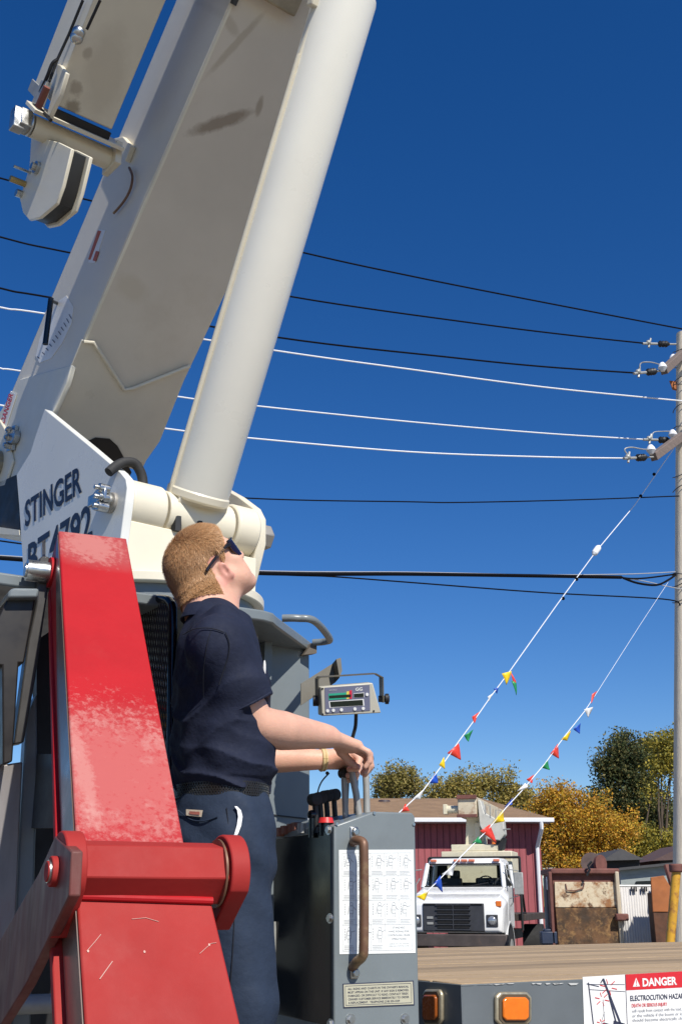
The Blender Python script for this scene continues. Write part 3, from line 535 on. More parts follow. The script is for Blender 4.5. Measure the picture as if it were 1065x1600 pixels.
m = M_(); m.prism([(.14, 3.0, 4.05), (.22, 3.0, 4.03), (.30, 3.0, 3.72), (.60, 3.0, 3.56), (.78, 3.0, 3.5), (.80, 3.0, 3.18), (.68, 3.0, 3.03), (.36, 3.0, 3.07), (.17, 3.0, 3.4)], (0, .4, 0)); m.build('winch_cover', mat('dull cream', (.50, .49, .44), .55, var=.15), wt, bevel=.02)
m = M_(); m.tube([(.34, 3.0, 3.7), (.34, 3.0, 3.92), (.46, 3.0, 3.88), (.46, 3.0, 3.6)], .015, 6); m.tube([(.6, 3.0, 3.5), (.6, 3.0, 3.78), (.74, 3.0, 3.76), (.74, 3.0, 3.5)], .015, 6); m.tube([(.78, 3.0, 3.3), (.95, 2.95, 3.3)], .015, 6); split(m, 'guard_rail', LTGREY, wt)
m = M_(); m.prism([(.45, 3.1, 3.04), (.78, 3.1, 3.1), (.72, 3.1, 2.82), (.6, 3.1, 2.79)], (0, .4, 0)); m.build('winch_foot', BLACK, wt)
m = M_(); m.cyl((.5, 3.1, 2.95), (.5, 3.1, 3.13), .06, .05, 12); m.build('beacon', AMBER, wt)

# ================================================================== THE CRANE TRUCK
N, B = yaw(39); A, F = yaw(32); L = -F
P1 = pd(176, 786, 3.64)
ct = thing('crane_truck', 'cream and grey boom crane truck with red stowed outrigger and control box in the foreground', 'crane truck', (-.6, 3.9, 0))
be = radians(44); D = cos(be)*B+sin(be)*Z; T = -sin(be)*B+cos(be)*Z
# ---- boom
pn = P1+.04*N
E0 = pl(85, 635, pn, N); BW = .445; HB = .475
BOOML = 3.3
m = MB()
def sec(t, w0=0, w1=BW, h=HB, c=.03):
    o = E0+D*t
    return [o+N*w0, o+N*w1, o+N*w1+T*(h-c), o+N*(w1-c)+T*h, o+N*(w0+c)+T*h, o+N*w0+T*(h-c)]
m.hull(sec(-.17), sec(BOOML)); bo = m.build('boom', CREAM, ct, bevel=.006, smooth=30)
# dirt smear on the underside and weld seams (marks with shapes of their own)
m = MB(); m.prism([E0+N*.003-T*.004+D*-.05, E0+N*.003-T*.004+D*BOOML, E0+N*.012-T*.004+D*BOOML, E0+N*.012-T*.004+D*-.05], T*.004); m.build('flange_edge', mat('edge paint', (.82, .79, .66), .4), bo)
m = MB(); hu = -T*.010
q = [pl(u, v, E0+hu, T) for (u, v) in [(83, 641), (128, 531), (146, 535), (160, 556), (194, 609), (208, 607), (297, 572), (250, 690), (226, 724), (66, 684)]]
m.prism(q, T*.0095); m.build('doubler_plate', mat('boom doubler paint', (.69, .64, .53), .35, var=.06), bo, bevel=.003)
m = MB(); q = [pl(u, v, E0-T*.0125, T) for (u, v) in [(131, 534), (146, 535), (160, 556), (194, 609), (208, 607), (297, 572)]]; m.tube(q, .007, 8); m.build('weld_bead', CREAM, bo)
m = MB(); q = [pl(u, v, E0-T*.014, T) for (u, v) in [(128, 694), (150, 684), (172, 686), (184, 697), (194, 715), (206, 738), (196, 760), (150, 730)]]; m.prism(q, T*.003); m.build('boom_opening_shade', BLACK, bo, smooth=0)  # thin black plate painting in the darkness of the hole; nothing is cut
def smear(mt, c, d1, l1, d2, l2, colr, amt, ns=18, dist=.5):
    """a dried smear at one place on the part: noise-broken ellipse mixed over the paint"""
    t = mt.node_tree; b = t.nodes['Principled BSDF']; Nn = t.nodes.new; L_ = t.links.new
    src = b.inputs['Base Color'].links[0].from_socket; tc = Nn('ShaderNodeTexCoord')
    sub = Nn('ShaderNodeVectorMath'); sub.operation = 'SUBTRACT'; L_(tc.outputs['Object'], sub.inputs[0]); sub.inputs[1].default_value = tuple(c)
    def dot(d, l):
        q = Nn('ShaderNodeVectorMath'); q.operation = 'DOT_PRODUCT'; L_(sub.outputs[0], q.inputs[0]); q.inputs[1].default_value = tuple(np.array(d)/l); return q.outputs['Value']
    def mth(op, a, b2=None):
        q = Nn('ShaderNodeMath'); q.operation = op
        for k_, z_ in ((0, a), (1, b2)):
            if z_ is None: continue
            if isinstance(z_, (int, float)): q.inputs[k_].default_value = z_
            else: L_(z_, q.inputs[k_])
        return q.outputs[0]
    x, y = dot(d1, l1), dot(d2, l2); r = mth('SQRT', mth('ADD', mth('MULTIPLY', x, x), mth('MULTIPLY', y, y)))
    n = Nn('ShaderNodeTexNoise'); n.inputs['Scale'].default_value = ns; n.inputs['Detail'].default_value = 8; n.inputs['Roughness'].default_value = .7; L_(tc.outputs['Object'], n.inputs['Vector'])
    e = mth('ADD', r, mth('MULTIPLY', mth('SUBTRACT', n.outputs['Fac'], .5), dist*2))
    mr = Nn('ShaderNodeMapRange'); mr.inputs[1].default_value = 1.05; mr.inputs[2].default_value = .55; mr.inputs[3].default_value = 0; mr.inputs[4].default_value = amt; mr.clamp = True; L_(e, mr.inputs[0])
    mx = Nn('ShaderNodeMix'); mx.data_type = 'RGBA'; L_(mr.outputs[0], mx.inputs[0]); L_(src, mx.inputs[6]); mx.inputs[7].default_value = (*colr, 1); L_(mx.outputs[2], b.inputs['Base Color'])
BOOMP = mat('boom paint', (.70, .65, .555), .38, var=.08, scale=2.2, stains=[((.50, .43, .31), 3.0, .56, .85, .35), ((.3, .25, .17), 11, .68, .85, .3)], bump=.05, bscale=25)
bo.data.materials[0] = BOOMP
ut = lambda u, v: pl(u, v, E0, T)
def smpx(a, b, wpx, colr, amt, mt=BOOMP, f=ut, **k_):
    p, q = f(*a), f(*b); d = nrm(q-p); e = nrm(np.cross(d, T)); smear(mt, (p+q)/2, d, np.linalg.norm(q-p)/2, e, wpx/475., colr, amt, **k_)
smpx((285, 212), (400, 172), 13, (.26, .20, .14), .75)
smpx((400, 185), (410, 148), 7, (.30, .24, .17), .6)
smpx((320, 122), (420, 12), 7, (.42, .36, .26), .5)
smpx((350, 20), (372, 60), 10, (.42, .36, .26), .4)
smpx((150, 660), (205, 640), 22, (.45, .40, .28), .5)
smpx((195, 612), (220, 660), 5, (.40, .33, .22), .5)
smpx((180, 430), (230, 470), 25, (.60, .54, .42), .5)
# upper block near the head of the base section, and the next section
m = MB(); o = E0+D*1.60; m.prism([o-N*.05-T*.03, o+N*.22-T*.03, o+N*.22+T*.02, o-N*.05+T*.02][:4], D*.18); m.obox(o+D*.09-N*.05+T*.08, N*.03, D*.09, T*.10)
split(m, 'wear_pad_block', mat('soiled cream', (.42, .36, .25), .6, var=.3, scale=12), bo, bevel=.006)
m = MB()
for k in (0, 1): c = E0+D*(1.575)+N*(-.04+.05*k)-T*.005; m.cyl(c, c-D*.035, .012, n=8)
split(m, 'bolt', DGREY, bo)
m = MB(); m.hull(sec(BOOML, .03, BW-.03, HB-.03), sec(BOOML+3.2, .03, BW-.03, HB-.03)); m.build('boom_inner_section', CREAM, ct, bevel=.005, smooth=30)
# left wall of the boom foot
m = MB(); q = [pl(u, v, pn-N*.008, N) for (u, v) in [(32, 592), (112, 570), (104, 600), (70, 672), (60, 720), (28, 800), (-40, 830), (-60, 760), (-10, 660)]]; m.prism(q, N*.02); m.build('boom_foot', mat('foot plate', (.66, .64, .56), .4, var=.08), bo, bevel=.004)
m = MB(); q = [pl(u, v, pn-N*.02, N) for (u, v) in [(0, 655), (10, 672), (20, 720), (8, 760), (-30, 770), (-60, 740), (-40, 670)]]; m.prism(q, N*.012); m.build('pivot_boss', CREAM, bo, bevel=.006)
c = pl(-4, 728, pn-N*.02, N); m = MB(); m.cyl(c, c-N*.02, .062, n=28); m.cyl(c, c-N*.03, .03, n=20); m.build('pivot_pin', mat('greasy steel', (.32, .28, .2), .4, .5), bo)
def boltset(c, n_, up_, par, s_=1.):
    m = MB(); m.obox(c-n_*.006, up_*.05*s_, nrm(np.cross(n_, up_))*.026*s_, n_*.006)
    for k in (-1, 0, 1): q = c+up_*.031*k*s_-n_*.012; m.cyl(q, q-n_*.02*s_, .0135*s_, n=6); m.cyl(q-n_*.02*s_, q-n_*.026*s_, .008*s_, n=8)
    m.cyl(c+up_*0+nrm(np.cross(n_, up_))*.03-n_*.0, c+nrm(np.cross(n_, up_))*.03-n_*.022, .028*s_, n=16)
    return split(m, 'pin_keeper', STEEL, par)
boltset(pl(22, 686, pn-N*.012, N), N, nrm(D*.2+Z), bo)
# decals and angle indicator on the left wall
m = MB(); q = [pl(u, v, E0-N*.0015, N) for (u, v) in [(155, 358), (165, 360), (148, 411), (138, 410)]]; m.prism(q, N*.001); dc = m.build('warning_decal', SIGNWHITE, bo, smooth=0)
m = MB(); q = [pl(u, v, E0-N*.003, N) for (u, v) in [(153, 360), (158, 361), (141, 406), (138, 405)]]; m.prism(q, N*.001); q = [pl(u, v, E0-N*.003, N) for (u, v) in [(150, 392), (155, 393), (150, 408), (145, 407)]]; m.prism(q, N*.001); m.build('print', mat('decal orange', (.5, .12, .04), .5), dc, smooth=0)
m = MB(); q = [pl(u, v, E0-N*.0015, N) for (u, v) in [(92, 470), (104, 462), (115, 480), (112, 505), (98, 535), (80, 560), (62, 567), (56, 556), (62, 530), (75, 500)]]; m.prism(q, N*.001); dl = m.build('angle_dial', SIGNWHITE, bo, smooth=0)
m = MB()
for i in range(11):
    t_ = i/10; u, v = 62+50*t_**.8, 560-(62)*t_; a_ = pl(u, v, E0-N*.003, N); d_ = pl(u-4, v-3-4*t_, E0-N*.003, N); w_ = nrm(np.cross(d_-a_, N))*.0016; m.poly([a_-w_, a_+w_, d_+w_, d_-w_])
split(m, 'scale_mark', INK, dl, smooth=0)
m = MB(); a_, b_ = pl(80, 466, E0-N*.05, N), pl(71, 538, E0-N*.05, N); m.tube([a_, b_], .011, 8); m.cyl(a_+V(0, 0, -.01), pl(90, 474, E0, N), .007, n=8); m.build('angle_pointer', BLACKG, bo)
m = MB(); q = [pl(u, v, E0-N*.006+T*0, N) for (u, v) in [(4, 655), (10, 662), (22, 618), (18, 611)]]; m.prism(q, N*.003); m.prism([pl(u, v, pn-N*.012, N) for (u, v) in [(0, 668), (8, 672), (26, 616), (17, 611)]], N*.002); d2 = split(m, 'danger_strip', SIGNWHITE, bo, smooth=0)
a_ = pl(7, 662, pn-N*.014, N); text('lettering', 'DANGER', a_, pl(21, 616, pn-N*.014, N)-a_, pl(1, 658, pn-N*.014, N)-a_, SIGNRED, d2, V(0, 0, 0), .02)
# cable scrap on the left wall near the jib bracket
m = MB(); m.tube(curve([pl(u, v, E0-N*.012, N) for (u, v) in [(202, 262), (207, 275), (205, 292), (198, 308), (188, 322), (178, 333)]]), .005, 6); m.build('loose_cable', BRASS, bo)
# ---- lift cylinder
Pc = P1+.288*N; ce = radians(62.5); DC = cos(ce)*B+sin(ce)*Z; CN = nrm(np.cross(DC, N))
RC = .101
m = MB(); m.tube([Pc+DC*.075, Pc+DC*.09, Pc+DC*1.765, Pc+DC*1.78], [RC*.97, RC, RC, RC*.965], 48); lc = m.build('lift_cylinder', mat('cylinder paint', (.85, .825, .73), .32, var=.05, scale=2.2, stains=[((.5, .45, .36), 8, .66, .85, .25)]), ct, bevel=.003)
m = MB(); m.tube([Pc+DC*.07, Pc+DC*.078, Pc+DC*.098, Pc+DC*.106], [RC*.96, RC+.004, RC+.004, RC*.98], 48); m.build('weld_collar', CREAM, lc)
m = MB(); m.cyl(Pc-N*.12, Pc+N*.13, .078, n=32); m.hull([Pc+DC*.08+N*.085-B*.06, Pc+DC*.08+N*.085+B*.06, Pc+DC*.08-N*.085+B*.06, Pc+DC*.08-N*.085-B*.06], [Pc+N*.1-B*.06, Pc+N*.1+B*.06, Pc-N*.1+B*.06, Pc-N*.1-B*.06]); m.build('clevis', CREAM, lc, bevel=.004)
sd_ = nrm(-N+.15*CN)
m = MB(); m.tube(curve([Pc-N*(RC-.01)+DC*.13, Pc-N*(RC+.004)+DC*.18, Pc-N*(RC+.004)+DC*1.42, Pc-N*(RC+.0)+DC*1.50, Pc-N*(RC-.01)+DC*1.66]), .0085, 10); m.build('hydraulic_pipe', CREAM, lc)
m = MB(); m.obox(Pc-N*(RC+.006)+DC*1.70, N*.016, DC*.014, CN*.016); m.build('pipe_fitting', CREAM, lc, bevel=.004)
m = MB(); m.cyl(Pc+DC*1.775, Pc+DC*2.6, .058, n=32); m.build('piston_rod', CHROME, lc)
m = MB(); m.hull([Pc+DC*2.5+CN*0-N*.06-CN*.06, Pc+DC*2.5+N*.06-CN*.06, Pc+DC*2.5+N*.06+CN*.06, Pc+DC*2.5-N*.06+CN*.06], [Pc+DC*2.75-N*.05-CN*.04, Pc+DC*2.75+N*.05-CN*.04, Pc+DC*2.75+N*.05+CN*.04, Pc+DC*2.75-N*.05+CN*.04]); m.build('cylinder_head', CREAM, lc)
# ---- turret
tp = [(70, 639), (140, 696), (188, 737), (197, 748), (199, 762), (194, 800), (186, 862), (186, 905), (60, 915), (38, 915), (30, 790), (26, 742), (48, 706), (56, 680)]
q = [pl(u, v, P1, N) for (u, v) in tp]; m = MB(); m.prism(q, N*.03); pla = m.build('turret_plate', mat('plate paint', (.70, .70, .66), .3, var=.04, scale=3, stains=[((.5, .48, .42), 6, .68, .85, .25)]), ct, bevel=.003)
ds = -N*.002
a_ = pl(40, 823, P1, N); text('lettering', 'STINGER', a_, pl(129, 768, P1, N)-a_, pl(40, 783, P1, N)-a_, NAVYINK, pla, ds, .022)
a_ = pl(45, 900, P1, N); text('lettering', 'BT4792', a_, pl(145, 838, P1, N)-a_, pl(45, 850, P1, N)-a_, NAVYINK, pla, ds, .022)
kc = pl(172, 786, P1, N); m = MB(); m.cyl(kc, kc-N*.05, .034, n=24); m.obox(kc-N*.055+B*.02-Z*.0, N*.005, B*.055, Z*.018)
for k in (-1, 0, 1): q = kc-N*.03+B*.045-Z*(.03*k+.005); m.cyl(q, q-N*.035, .015, n=14); m.cyl(q, q-N*.05, .008, n=8)
split(m, 'pin_keeper', STEEL, pla, bevel=.002)
P2 = P1+.548*N
rp = [(352, 760), (384, 778), (408, 796), (416, 812), (416, 850), (404, 900), (392, 945), (330, 940), (290, 800), (320, 750)]
q = [pl(u, v, P2, N) for (u, v) in rp]; m = MB(); m.prism(q, -N*.035); m.build('turret_plate', CREAM, ct, bevel=.004)
m = MB(); m.cyl(P1+N*.03, P1+N*.155, .086, n=40); m.build('pin_boss', CREAM, ct, bevel=.006)
m = MB(); m.cyl(P1+N*.425, P1+N*.515, .088, n=40); m.build('pin_boss', CREAM, ct, bevel=.008)
m = MB(); m.cyl(P1-N*.01, P1+N*.59, .034, n=24); m.cyl(P1+N*.55, P1+N*.60, .046, n=6); m.build('pivot_pin', mat('dull bolt steel', (.33, .31, .28), .5, .4), ct, bevel=.004)
zt0 = 2.50
bz = lambda p, z: V(p[0], p[1], z)
m = MB(); q0 = P1+N*.03+B*.06; m.prism([bz(q0, zt0+.02), bz(q0+N*.485, zt0+.02), bz(q0+N*.485, zt0+.145), bz(q0+N*.30, zt0+.145), bz(q0+N*.27, zt0+.18), bz(q0, zt0+.18)], -B*.03); m.build('turret_front_plate', CREAM, ct, bevel=.004)
m = MB()
for k in (.17, .25): c = bz(q0+N*k, zt0+.175); m.cyl(c, c+Z*.05, .018, n=6)
split(m, 'anchor_bolt', BLACK, ct)
tc_ = Pc-B*.22; m = MB(); m.cyl(bz(tc_, zt0-.012), bz(tc_, zt0+.02), .375, n=64); m.build('turret_base', CREAM, ct, bevel=.004)
m = MB(); m.cyl(bz(tc_, 2.33), bz(tc_, zt0-.013), .345, n=64); m.build('slewing_ring', GREY, ct)
m = MB(); q1 = P1-B*.25; m.prism([bz(q1+N*.031, zt0+.02), bz(q1+N*.512, zt0+.02), bz(q1+N*.512, 2.83), bz(q1+N*.031, 2.83)], -B*.03); m.build('turret_back_plate', mat('shaded inner cream', (.45, .38, .27), .6), ct)  # cream darkened so the shade inside the turret is in the colour
m = MB(); hp = [(170, 738), (182, 728), (196, 722), (210, 724), (219, 736), (223, 750), (224, 772)]; m.tube(curve([pl(u, v, P1+N*.22+B*.02, B) for u, v in hp]), .016, 12); m.build('hydraulic_hose', RUBBER, ct)
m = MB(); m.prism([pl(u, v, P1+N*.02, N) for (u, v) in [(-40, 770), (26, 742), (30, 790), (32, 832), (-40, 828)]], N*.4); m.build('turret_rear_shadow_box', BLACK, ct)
m = MB(); m.prism([pl(u, v, P1+N*.0, N) for (u, v) in [(-40, 818), (30, 828), (31, 836), (-40, 832)]], N*.5); m.build('turret_rear_beam', CREAM, ct)
# ---- slab, handle, pedestal
pc_ = pY(440, 957, 3.33); zs = pc_[2]
sl = [pc_-A*1.42+L*.06, pc_-A*1.38, pc_-A*.06, pc_-A*.02+L*.015, pc_+L*.0+A*.012+L*.05, pz(487, 1004, zs), pz(487, 1004, zs)+L*.5, pc_-A*1.3+L*.9, pc_-A*1.42+L*.8]
m = MB(); m.prism([V(*p) for p in sl], V(0, 0, -.034)); m.build('turret_platform', GREY, ct, bevel=.006)
m = MB(); h = [pz(441, 962, zs-.012), pz(447, 965, zs-.012)]; h0 = pz(440, 966, zs-.02); h1 = pz(488, 1003, zs-.02)
e_ = pz(441, 966, zs-.015); g_ = pz(489, 1004, zs-.015); ou = V(.085, -.02, .0)
m.tube(curve([e_, e_+ou*.5+(g_-e_)*.03, e_+ou*.95+(g_-e_)*.16, g_+ou*.78-(g_-e_)*.16, g_+ou*.5-(g_-e_)*.02, g_]), .0115, 12); m.build('grab_handle', GREY, ct)
m = MB(); m.prism([g_+V(0, 0, .0), g_+V(.012, 0, .0), g_+V(.012, 0, -.035), g_+V(-.03, 0, -.04)], L*.03); m.build('handle_bracket', mat('brown grey', (.14, .115, .09), .6), ct)
rp_ = pY(485, 1150, 3.72)
m = MB(); q = [pl(u, v, rp_, F) for (u, v) in [(250, 960), (484, 1000), (485, 1195), (485, 1240), (480, 1330), (478, 1700), (250, 1700)]]; m.prism(q, L*.45); m.build('pedestal', GREY, ct, bevel=.008)
m = MB(); q = [pl(u, v, rp_+F*.05, F) for (u, v) in [(415, 978), (426, 979), (424, 1062), (412, 1060)]]; m.prism(q, L*.045); m.build('pedestal_rib', GREY, ct)
m = MB(); m.tube(curve([pl(u, v, rp_+F*.1, F) for (u, v) in [(386, 990), (390, 976), (398, 974), (400, 986), (398, 1010)]]), .008, 8); m.build('hose_hook', LTGREY, ct)
m = MB(); q = [pl(u, v, rp_+F*.02, F) for (u, v) in [(407, 1022), (418, 1020), (416, 1058), (408, 1056)]]; m.prism(q, L*.015); m.build('yellow_tag', mat('tag yellow', (.5, .4, .05), .5), ct)
m = MB(); q = [pl(u, v, rp_+F*.004, F) for (u, v) in [(415, 1271), (478, 1278), (478, 1280), (415, 1273)]]; m.prism(q, L*.003); m.build('pedestal_seam', BLACK, ct)

# ---- stowed jib beside the boom
JN = P1-.13*N; J0 = pl(175, 203, JN, N)
jw = .22; jh = .25
m = MB(); m.hull([J0, J0-N*jw, J0-N*jw+T*jh, J0+T*jh], [J0+D*2.2, J0-N*jw+D*2.2, J0-N*jw+T*jh+D*2.2, J0+T*jh+D*2.2]); jb = m.build('jib', CREAM, ct, bevel=.004)
JIBP = CREAM.copy(); JIBP.name = 'jib paint'; jb.data.materials[0] = JIBP; uj = lambda u, v: pl(u, v, J0, T)
smpx((104, 176), (122, 160), 16, (.20, .155, .10), .7, JIBP, uj, ns=16, dist=1.1); smpx((96, 190), (126, 182), 9, (.24, .19, .13), .6, JIBP, uj, ns=16, dist=1.1); smpx((112, 148), (128, 128), 12, (.30, .24, .17), .6, JIBP, uj, ns=16, dist=1.1); smpx((132, 96), (142, 72), 9, (.34, .28, .2), .55, JIBP, uj, ns=16, dist=1.1); smpx((150, 195), (182, 30), 40, (.52, .46, .35), .5, JIBP, uj, ns=8)
jl = J0-N*(jw+.001)
def jp(u, v, off=0): return pl(u, v, jl-N*off, N)
m = MB(); m.prism([jp(u, v) for (u, v) in [(80, 182), (96, 122), (92, 102), (101, 104), (110, 116), (100, 150), (84, 184)]], -N*.015); m.build('jib_gusset', CREAM, jb, bevel=.003)
m = MB(); m.tube([jp(130, 0, .012), jp(108, 54, .012), jp(90, 93, .02), jp(78, 126, .03), jp(65, 152, .03)], .005, 6); m.tube([jp(157, 0, .012), jp(136, 46, .012)], .005, 6); m.tube(curve([jp(90, 93, .03), jp(82, 100, .04), jp(74, 120, .04), jp(58, 158, .03), jp(62, 168, .02), jp(80, 188, .01)]), .006, 8); split(m, 'trip_cable', BLACK, jb)
m = MB()
for (u, v) in ((130, 54), (127, 62)): c = jp(u, v); m.sph(c-N*.015, .022, 6)
split(m, 'cable_clamp', STEEL, jb)
m = MB(); m.prism([jp(u, v, .02) for (u, v) in [(74, 128), (82, 130), (70, 168), (58, 164)]], -N*.02); m.prism([jp(u, v, .03) for (u, v) in [(53, 124), (67, 137), (57, 154), (46, 142)]], -N*.006); split(m, 'latch_plate', LTGREY, jb, bevel=.002)
m = MB(); m.tube([jp(74, 136, .05), jp(60, 168, .05)], .012, 8); m.build('latch_rod', mat('rusty rod', (.2, .06, .04), .6), jb)
m = MB(); a_ = jp(50, 197, .02); b_ = a_+N*.30; m.cyl(a_, b_, .038, n=28); m.build('bracket_tube', CREAM, jb)
m = MB(); m.cyl(a_-N*.004, a_-N*.012, .039, n=28); m.obox(a_-N*.03+Z*.005, N*.02, B*.03, Z*.032); m.obox(a_-N*.05, N*.02, B*.02, Z*.04); split(m, 'end_bracket', STEEL, jb, bevel=.003)
m = MB(); m.obox(a_+N*.295+B*.01, N*.012, B*.05, Z*.045); m.prism([pl(u, v, E0-N*.02, N) for (u, v) in [(178, 216), (192, 213), (205, 228), (196, 252)]], N*.02); split(m, 'boom_bracket', CREAM, bo, bevel=.003)
m = MB(); q = [J0-N*jw*1.0-D*.01-T*.008, J0-D*.01-T*.008, J0-D*.035-T*.008, J0-N*jw*1.0-D*.035-T*.008]; m.prism(q, T*.02); m.build('rubber_stop', BLACK, jb)
m = MB(); q = [J0-N*(jw+.05)-D*.036-T*.02, J0+N*.06-D*.036-T*.02, J0+N*.06-D*.05-T*.02, J0-N*(jw+.05)-D*.05-T*.02]; m.prism(q, T*.12); m.build('jib_end_plate', CREAM, jb, bevel=.002)
# sheave head
hl_ = jp(70, 260, -.03)
def hp_(u, v, off=0): return pl(u, v, hl_+N*off, N)
lp = [(49, 212), (92, 222), (112, 232), (98, 290), (88, 318), (62, 340), (46, 344), (36, 332), (31, 310), (46, 262)]
m = MB(); m.prism([hp_(u, v) for u, v in lp], N*.012); sh_ = m.build('sheave_housing', CREAM, jb, bevel=.003)
def sh_plate(off, pts, nm='side_plate'):
    m = MB(); m.prism([hp_(u, v, 0)+N*off for u, v in pts], N*.012); return m.build(nm, CREAM, jb, bevel=.003)
sp = [(60, 218), (114, 224), (100, 292), (62, 350), (40, 350), (38, 320), (50, 262)]
sh_plate(.062, [(u+1, v+1) for u, v in lp])
cs = hp_(56, 292); m = MB(); m.prism([hp_(70+(u-70)*.93-1, 275+(v-275)*.95)+N*.014 for u, v in lp], N*.046); m.build('sheave', mat('sheave black', (.015, .015, .015), .5), jb)
m = MB(); a2 = hp_(40, 288); m.cyl(a2+N*.02, a2-N*.055, .011, n=14); m.build('pin_handle', mat('brass pin', (.5, .36, .15), .35, .8), jb)
m = MB(); a2 = hp_(60, 263); m.cyl(a2, a2-N*.012, .022, n=16); m.cyl(a2, a2-N*.025, .013, n=6); a2 = hp_(48, 270); m.cyl(a2, a2-N*.06, .005, n=8); a2 = hp_(34, 304); m.cyl(a2, a2-N*.02, .014, n=8); split(m, 'pin_bolt', STEEL, jb)

# ---- red outrigger
A2, F2 = yaw(26)
def beam(nm, px, Y0, al, th, mt, uext=None):
    d0 = nrm(F2*cos(al)-Z*sin(al)); n_ = nrm(np.cross(A2, d0)); n_ = n_ if n_[2] > 0 else -n_
    o = pY(*px[0], Y0); q = [pl(u, v, o, n_) for (u, v) in px]
    m = MB(); m.prism(q, -n_*th); return m.build(nm, mt, ct, bevel=.004), q, n_, d0
ub, uq, un, ud = beam('outrigger_upper_beam', [(92, 829), (198, 841), (288, 1318), (120, 1318)], 2.9, radians(48), .12, RED)
UBP = RED.copy(); UBP.name = 'upper beam paint'; ub.data.materials[0] = UBP
uc = lambda f_, g_: (uq[0]*(1-f_)+uq[3]*f_)*(1-g_)+(uq[1]*(1-f_)+uq[2]*f_)*g_
UL = np.linalg.norm(uq[3]-uq[0]); ac = nrm(uq[1]-uq[0])
smear(UBP, uc(.83, .45), ud, UL*.20, ac, .30, (.40, .085, .082), .62, ns=13, dist=.28)
smear(UBP, uc(.83, .42), ud, UL*.19, ac, .22, (.56, .34, .30), .36, ns=75, dist=1.7)
smear(UBP, uc(.83, .42), ud, UL*.19, ac, .20, (.40, .014, .02), .45, ns=24, dist=1.5)
smear(UBP, uc(.82, .10), ud, UL*.17, ac, .022, (.60, .42, .36), .22, ns=80, dist=1.2)
smear(UBP, uc(.05, .5), ud, UL*.11, ac, .20, (.34, .07, .07), .7, ns=14, dist=.3)
smear(UBP, uc(.05, .45), ud, UL*.085, ac, .09, (.55, .30, .26), .35, ns=70, dist=1.4)
# left web and back flange of the upper beam
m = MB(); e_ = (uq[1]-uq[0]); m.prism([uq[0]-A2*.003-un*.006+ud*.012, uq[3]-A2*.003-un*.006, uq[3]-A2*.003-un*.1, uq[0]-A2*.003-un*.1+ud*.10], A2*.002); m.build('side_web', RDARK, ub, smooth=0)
m = MB(); m.prism([uq[0]-un*.108+ud*.12-A2*.012, uq[3]-un*.108-A2*.012, uq[3]-un*.128-A2*.012, uq[0]-un*.128+ud*.12-A2*.012], A2*.15); m.build('back_flange', RED, ub, bevel=.003)
lb, lq, ln, ld = beam('outrigger_lower_beam', [(121, 1404), (331, 1411), (385, 1640), (136, 1640)], 2.10, radians(58), .12, RED2)
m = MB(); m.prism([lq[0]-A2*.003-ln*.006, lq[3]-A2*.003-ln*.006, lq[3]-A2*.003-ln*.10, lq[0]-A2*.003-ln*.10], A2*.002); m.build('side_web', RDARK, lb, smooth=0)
m = MB(); m.prism([lq[0]-ln*.108-A2*.02, lq[3]-ln*.108-A2*.02, lq[3]-ln*.128-A2*.02, lq[0]-ln*.128-A2*.02], A2*.15); m.build('back_flange', RED2, lb, bevel=.003)
m = MB(); a_ = lq[0]+ln*.004-ld*.002; b_ = lq[1]+ln*.004-ld*.002; m.tube([a_, b_], .007, 10); m.build('weld_bead', RED, lb)
# scratches
SCR = mat('bare scratch', (.60, .36, .30), .7)
m = MB()
for (pts, w_) in (([(136, 1486), (149, 1471), (158, 1460)], .0006), ([(156, 1530), (176, 1502)], .0009), ([(206, 1436), (228, 1434), (248, 1440)], .0005), ([(312, 1490), (330, 1474), (338, 1473)], .0005)):
    q = [pl(u, v, lq[0]+ln*.0012, ln) for u, v in pts]; m.tube(q, w_, 5)
for (u, v) in ((138, 1486), (226, 1487), (327, 1476), (263, 1341)): c = pl(u, v, lq[0]+ln*.001, ln); m.ell(c, A2*.002, ld*.0026, ln*.0006, 5)
split(m, 'scratch', SCR, lb)
# hinge
hc0 = pY(117, 1362, 2.12); hc1 = hc0+A2*((pl(352, 1366, hc0, F2)-hc0)@A2)
r8 = .058
def octo(c): return [c+r8*(F2*cos(radians(e_))+Z*sin(radians(e_))) for e_ in (50, -10, -70, -130, 170, 110)]
m = MB(); m.hull(octo(hc0+A2*.004), octo(hc1-A2*.012)); hb = m.build('hinge_barrel', RED2, ct, bevel=.002, smooth=12, seg=1)
def lug(c, w_, ext):
    m = MB(); pts = [c+.069*(Z*sin(t)+F2*cos(t)) for t in np.linspace(-.5, pi-.2, 18)]+[c+ext*.95-F2*.05, c+ext]
    m.prism(pts, A2*w_); return m.build('hinge_lug', RED2, ct, bevel=.003)
lug(hc0-A2*.03, .036, -Z*.11-F2*.02); lug(hc1-A2*.012, .036, -Z*.10-F2*.03)
m = MB(); c = hc0-A2*.03; m.cyl(c, c-A2*.014, .026, n=24); m.cyl(c, c-A2*.02, .018, n=20); m.build('hinge_pin', RED2, ct, bevel=.002)
m = MB(); m.cyl(c-A2*.006, c-A2*.0175, .0195, n=20); m.build('retaining_ring', STEEL, ct)
m = MB(); c = hc1-A2*.02; m.cyl(c, c+A2*.004, .061, n=30); m.build('brass_bush', BRASS, ct)
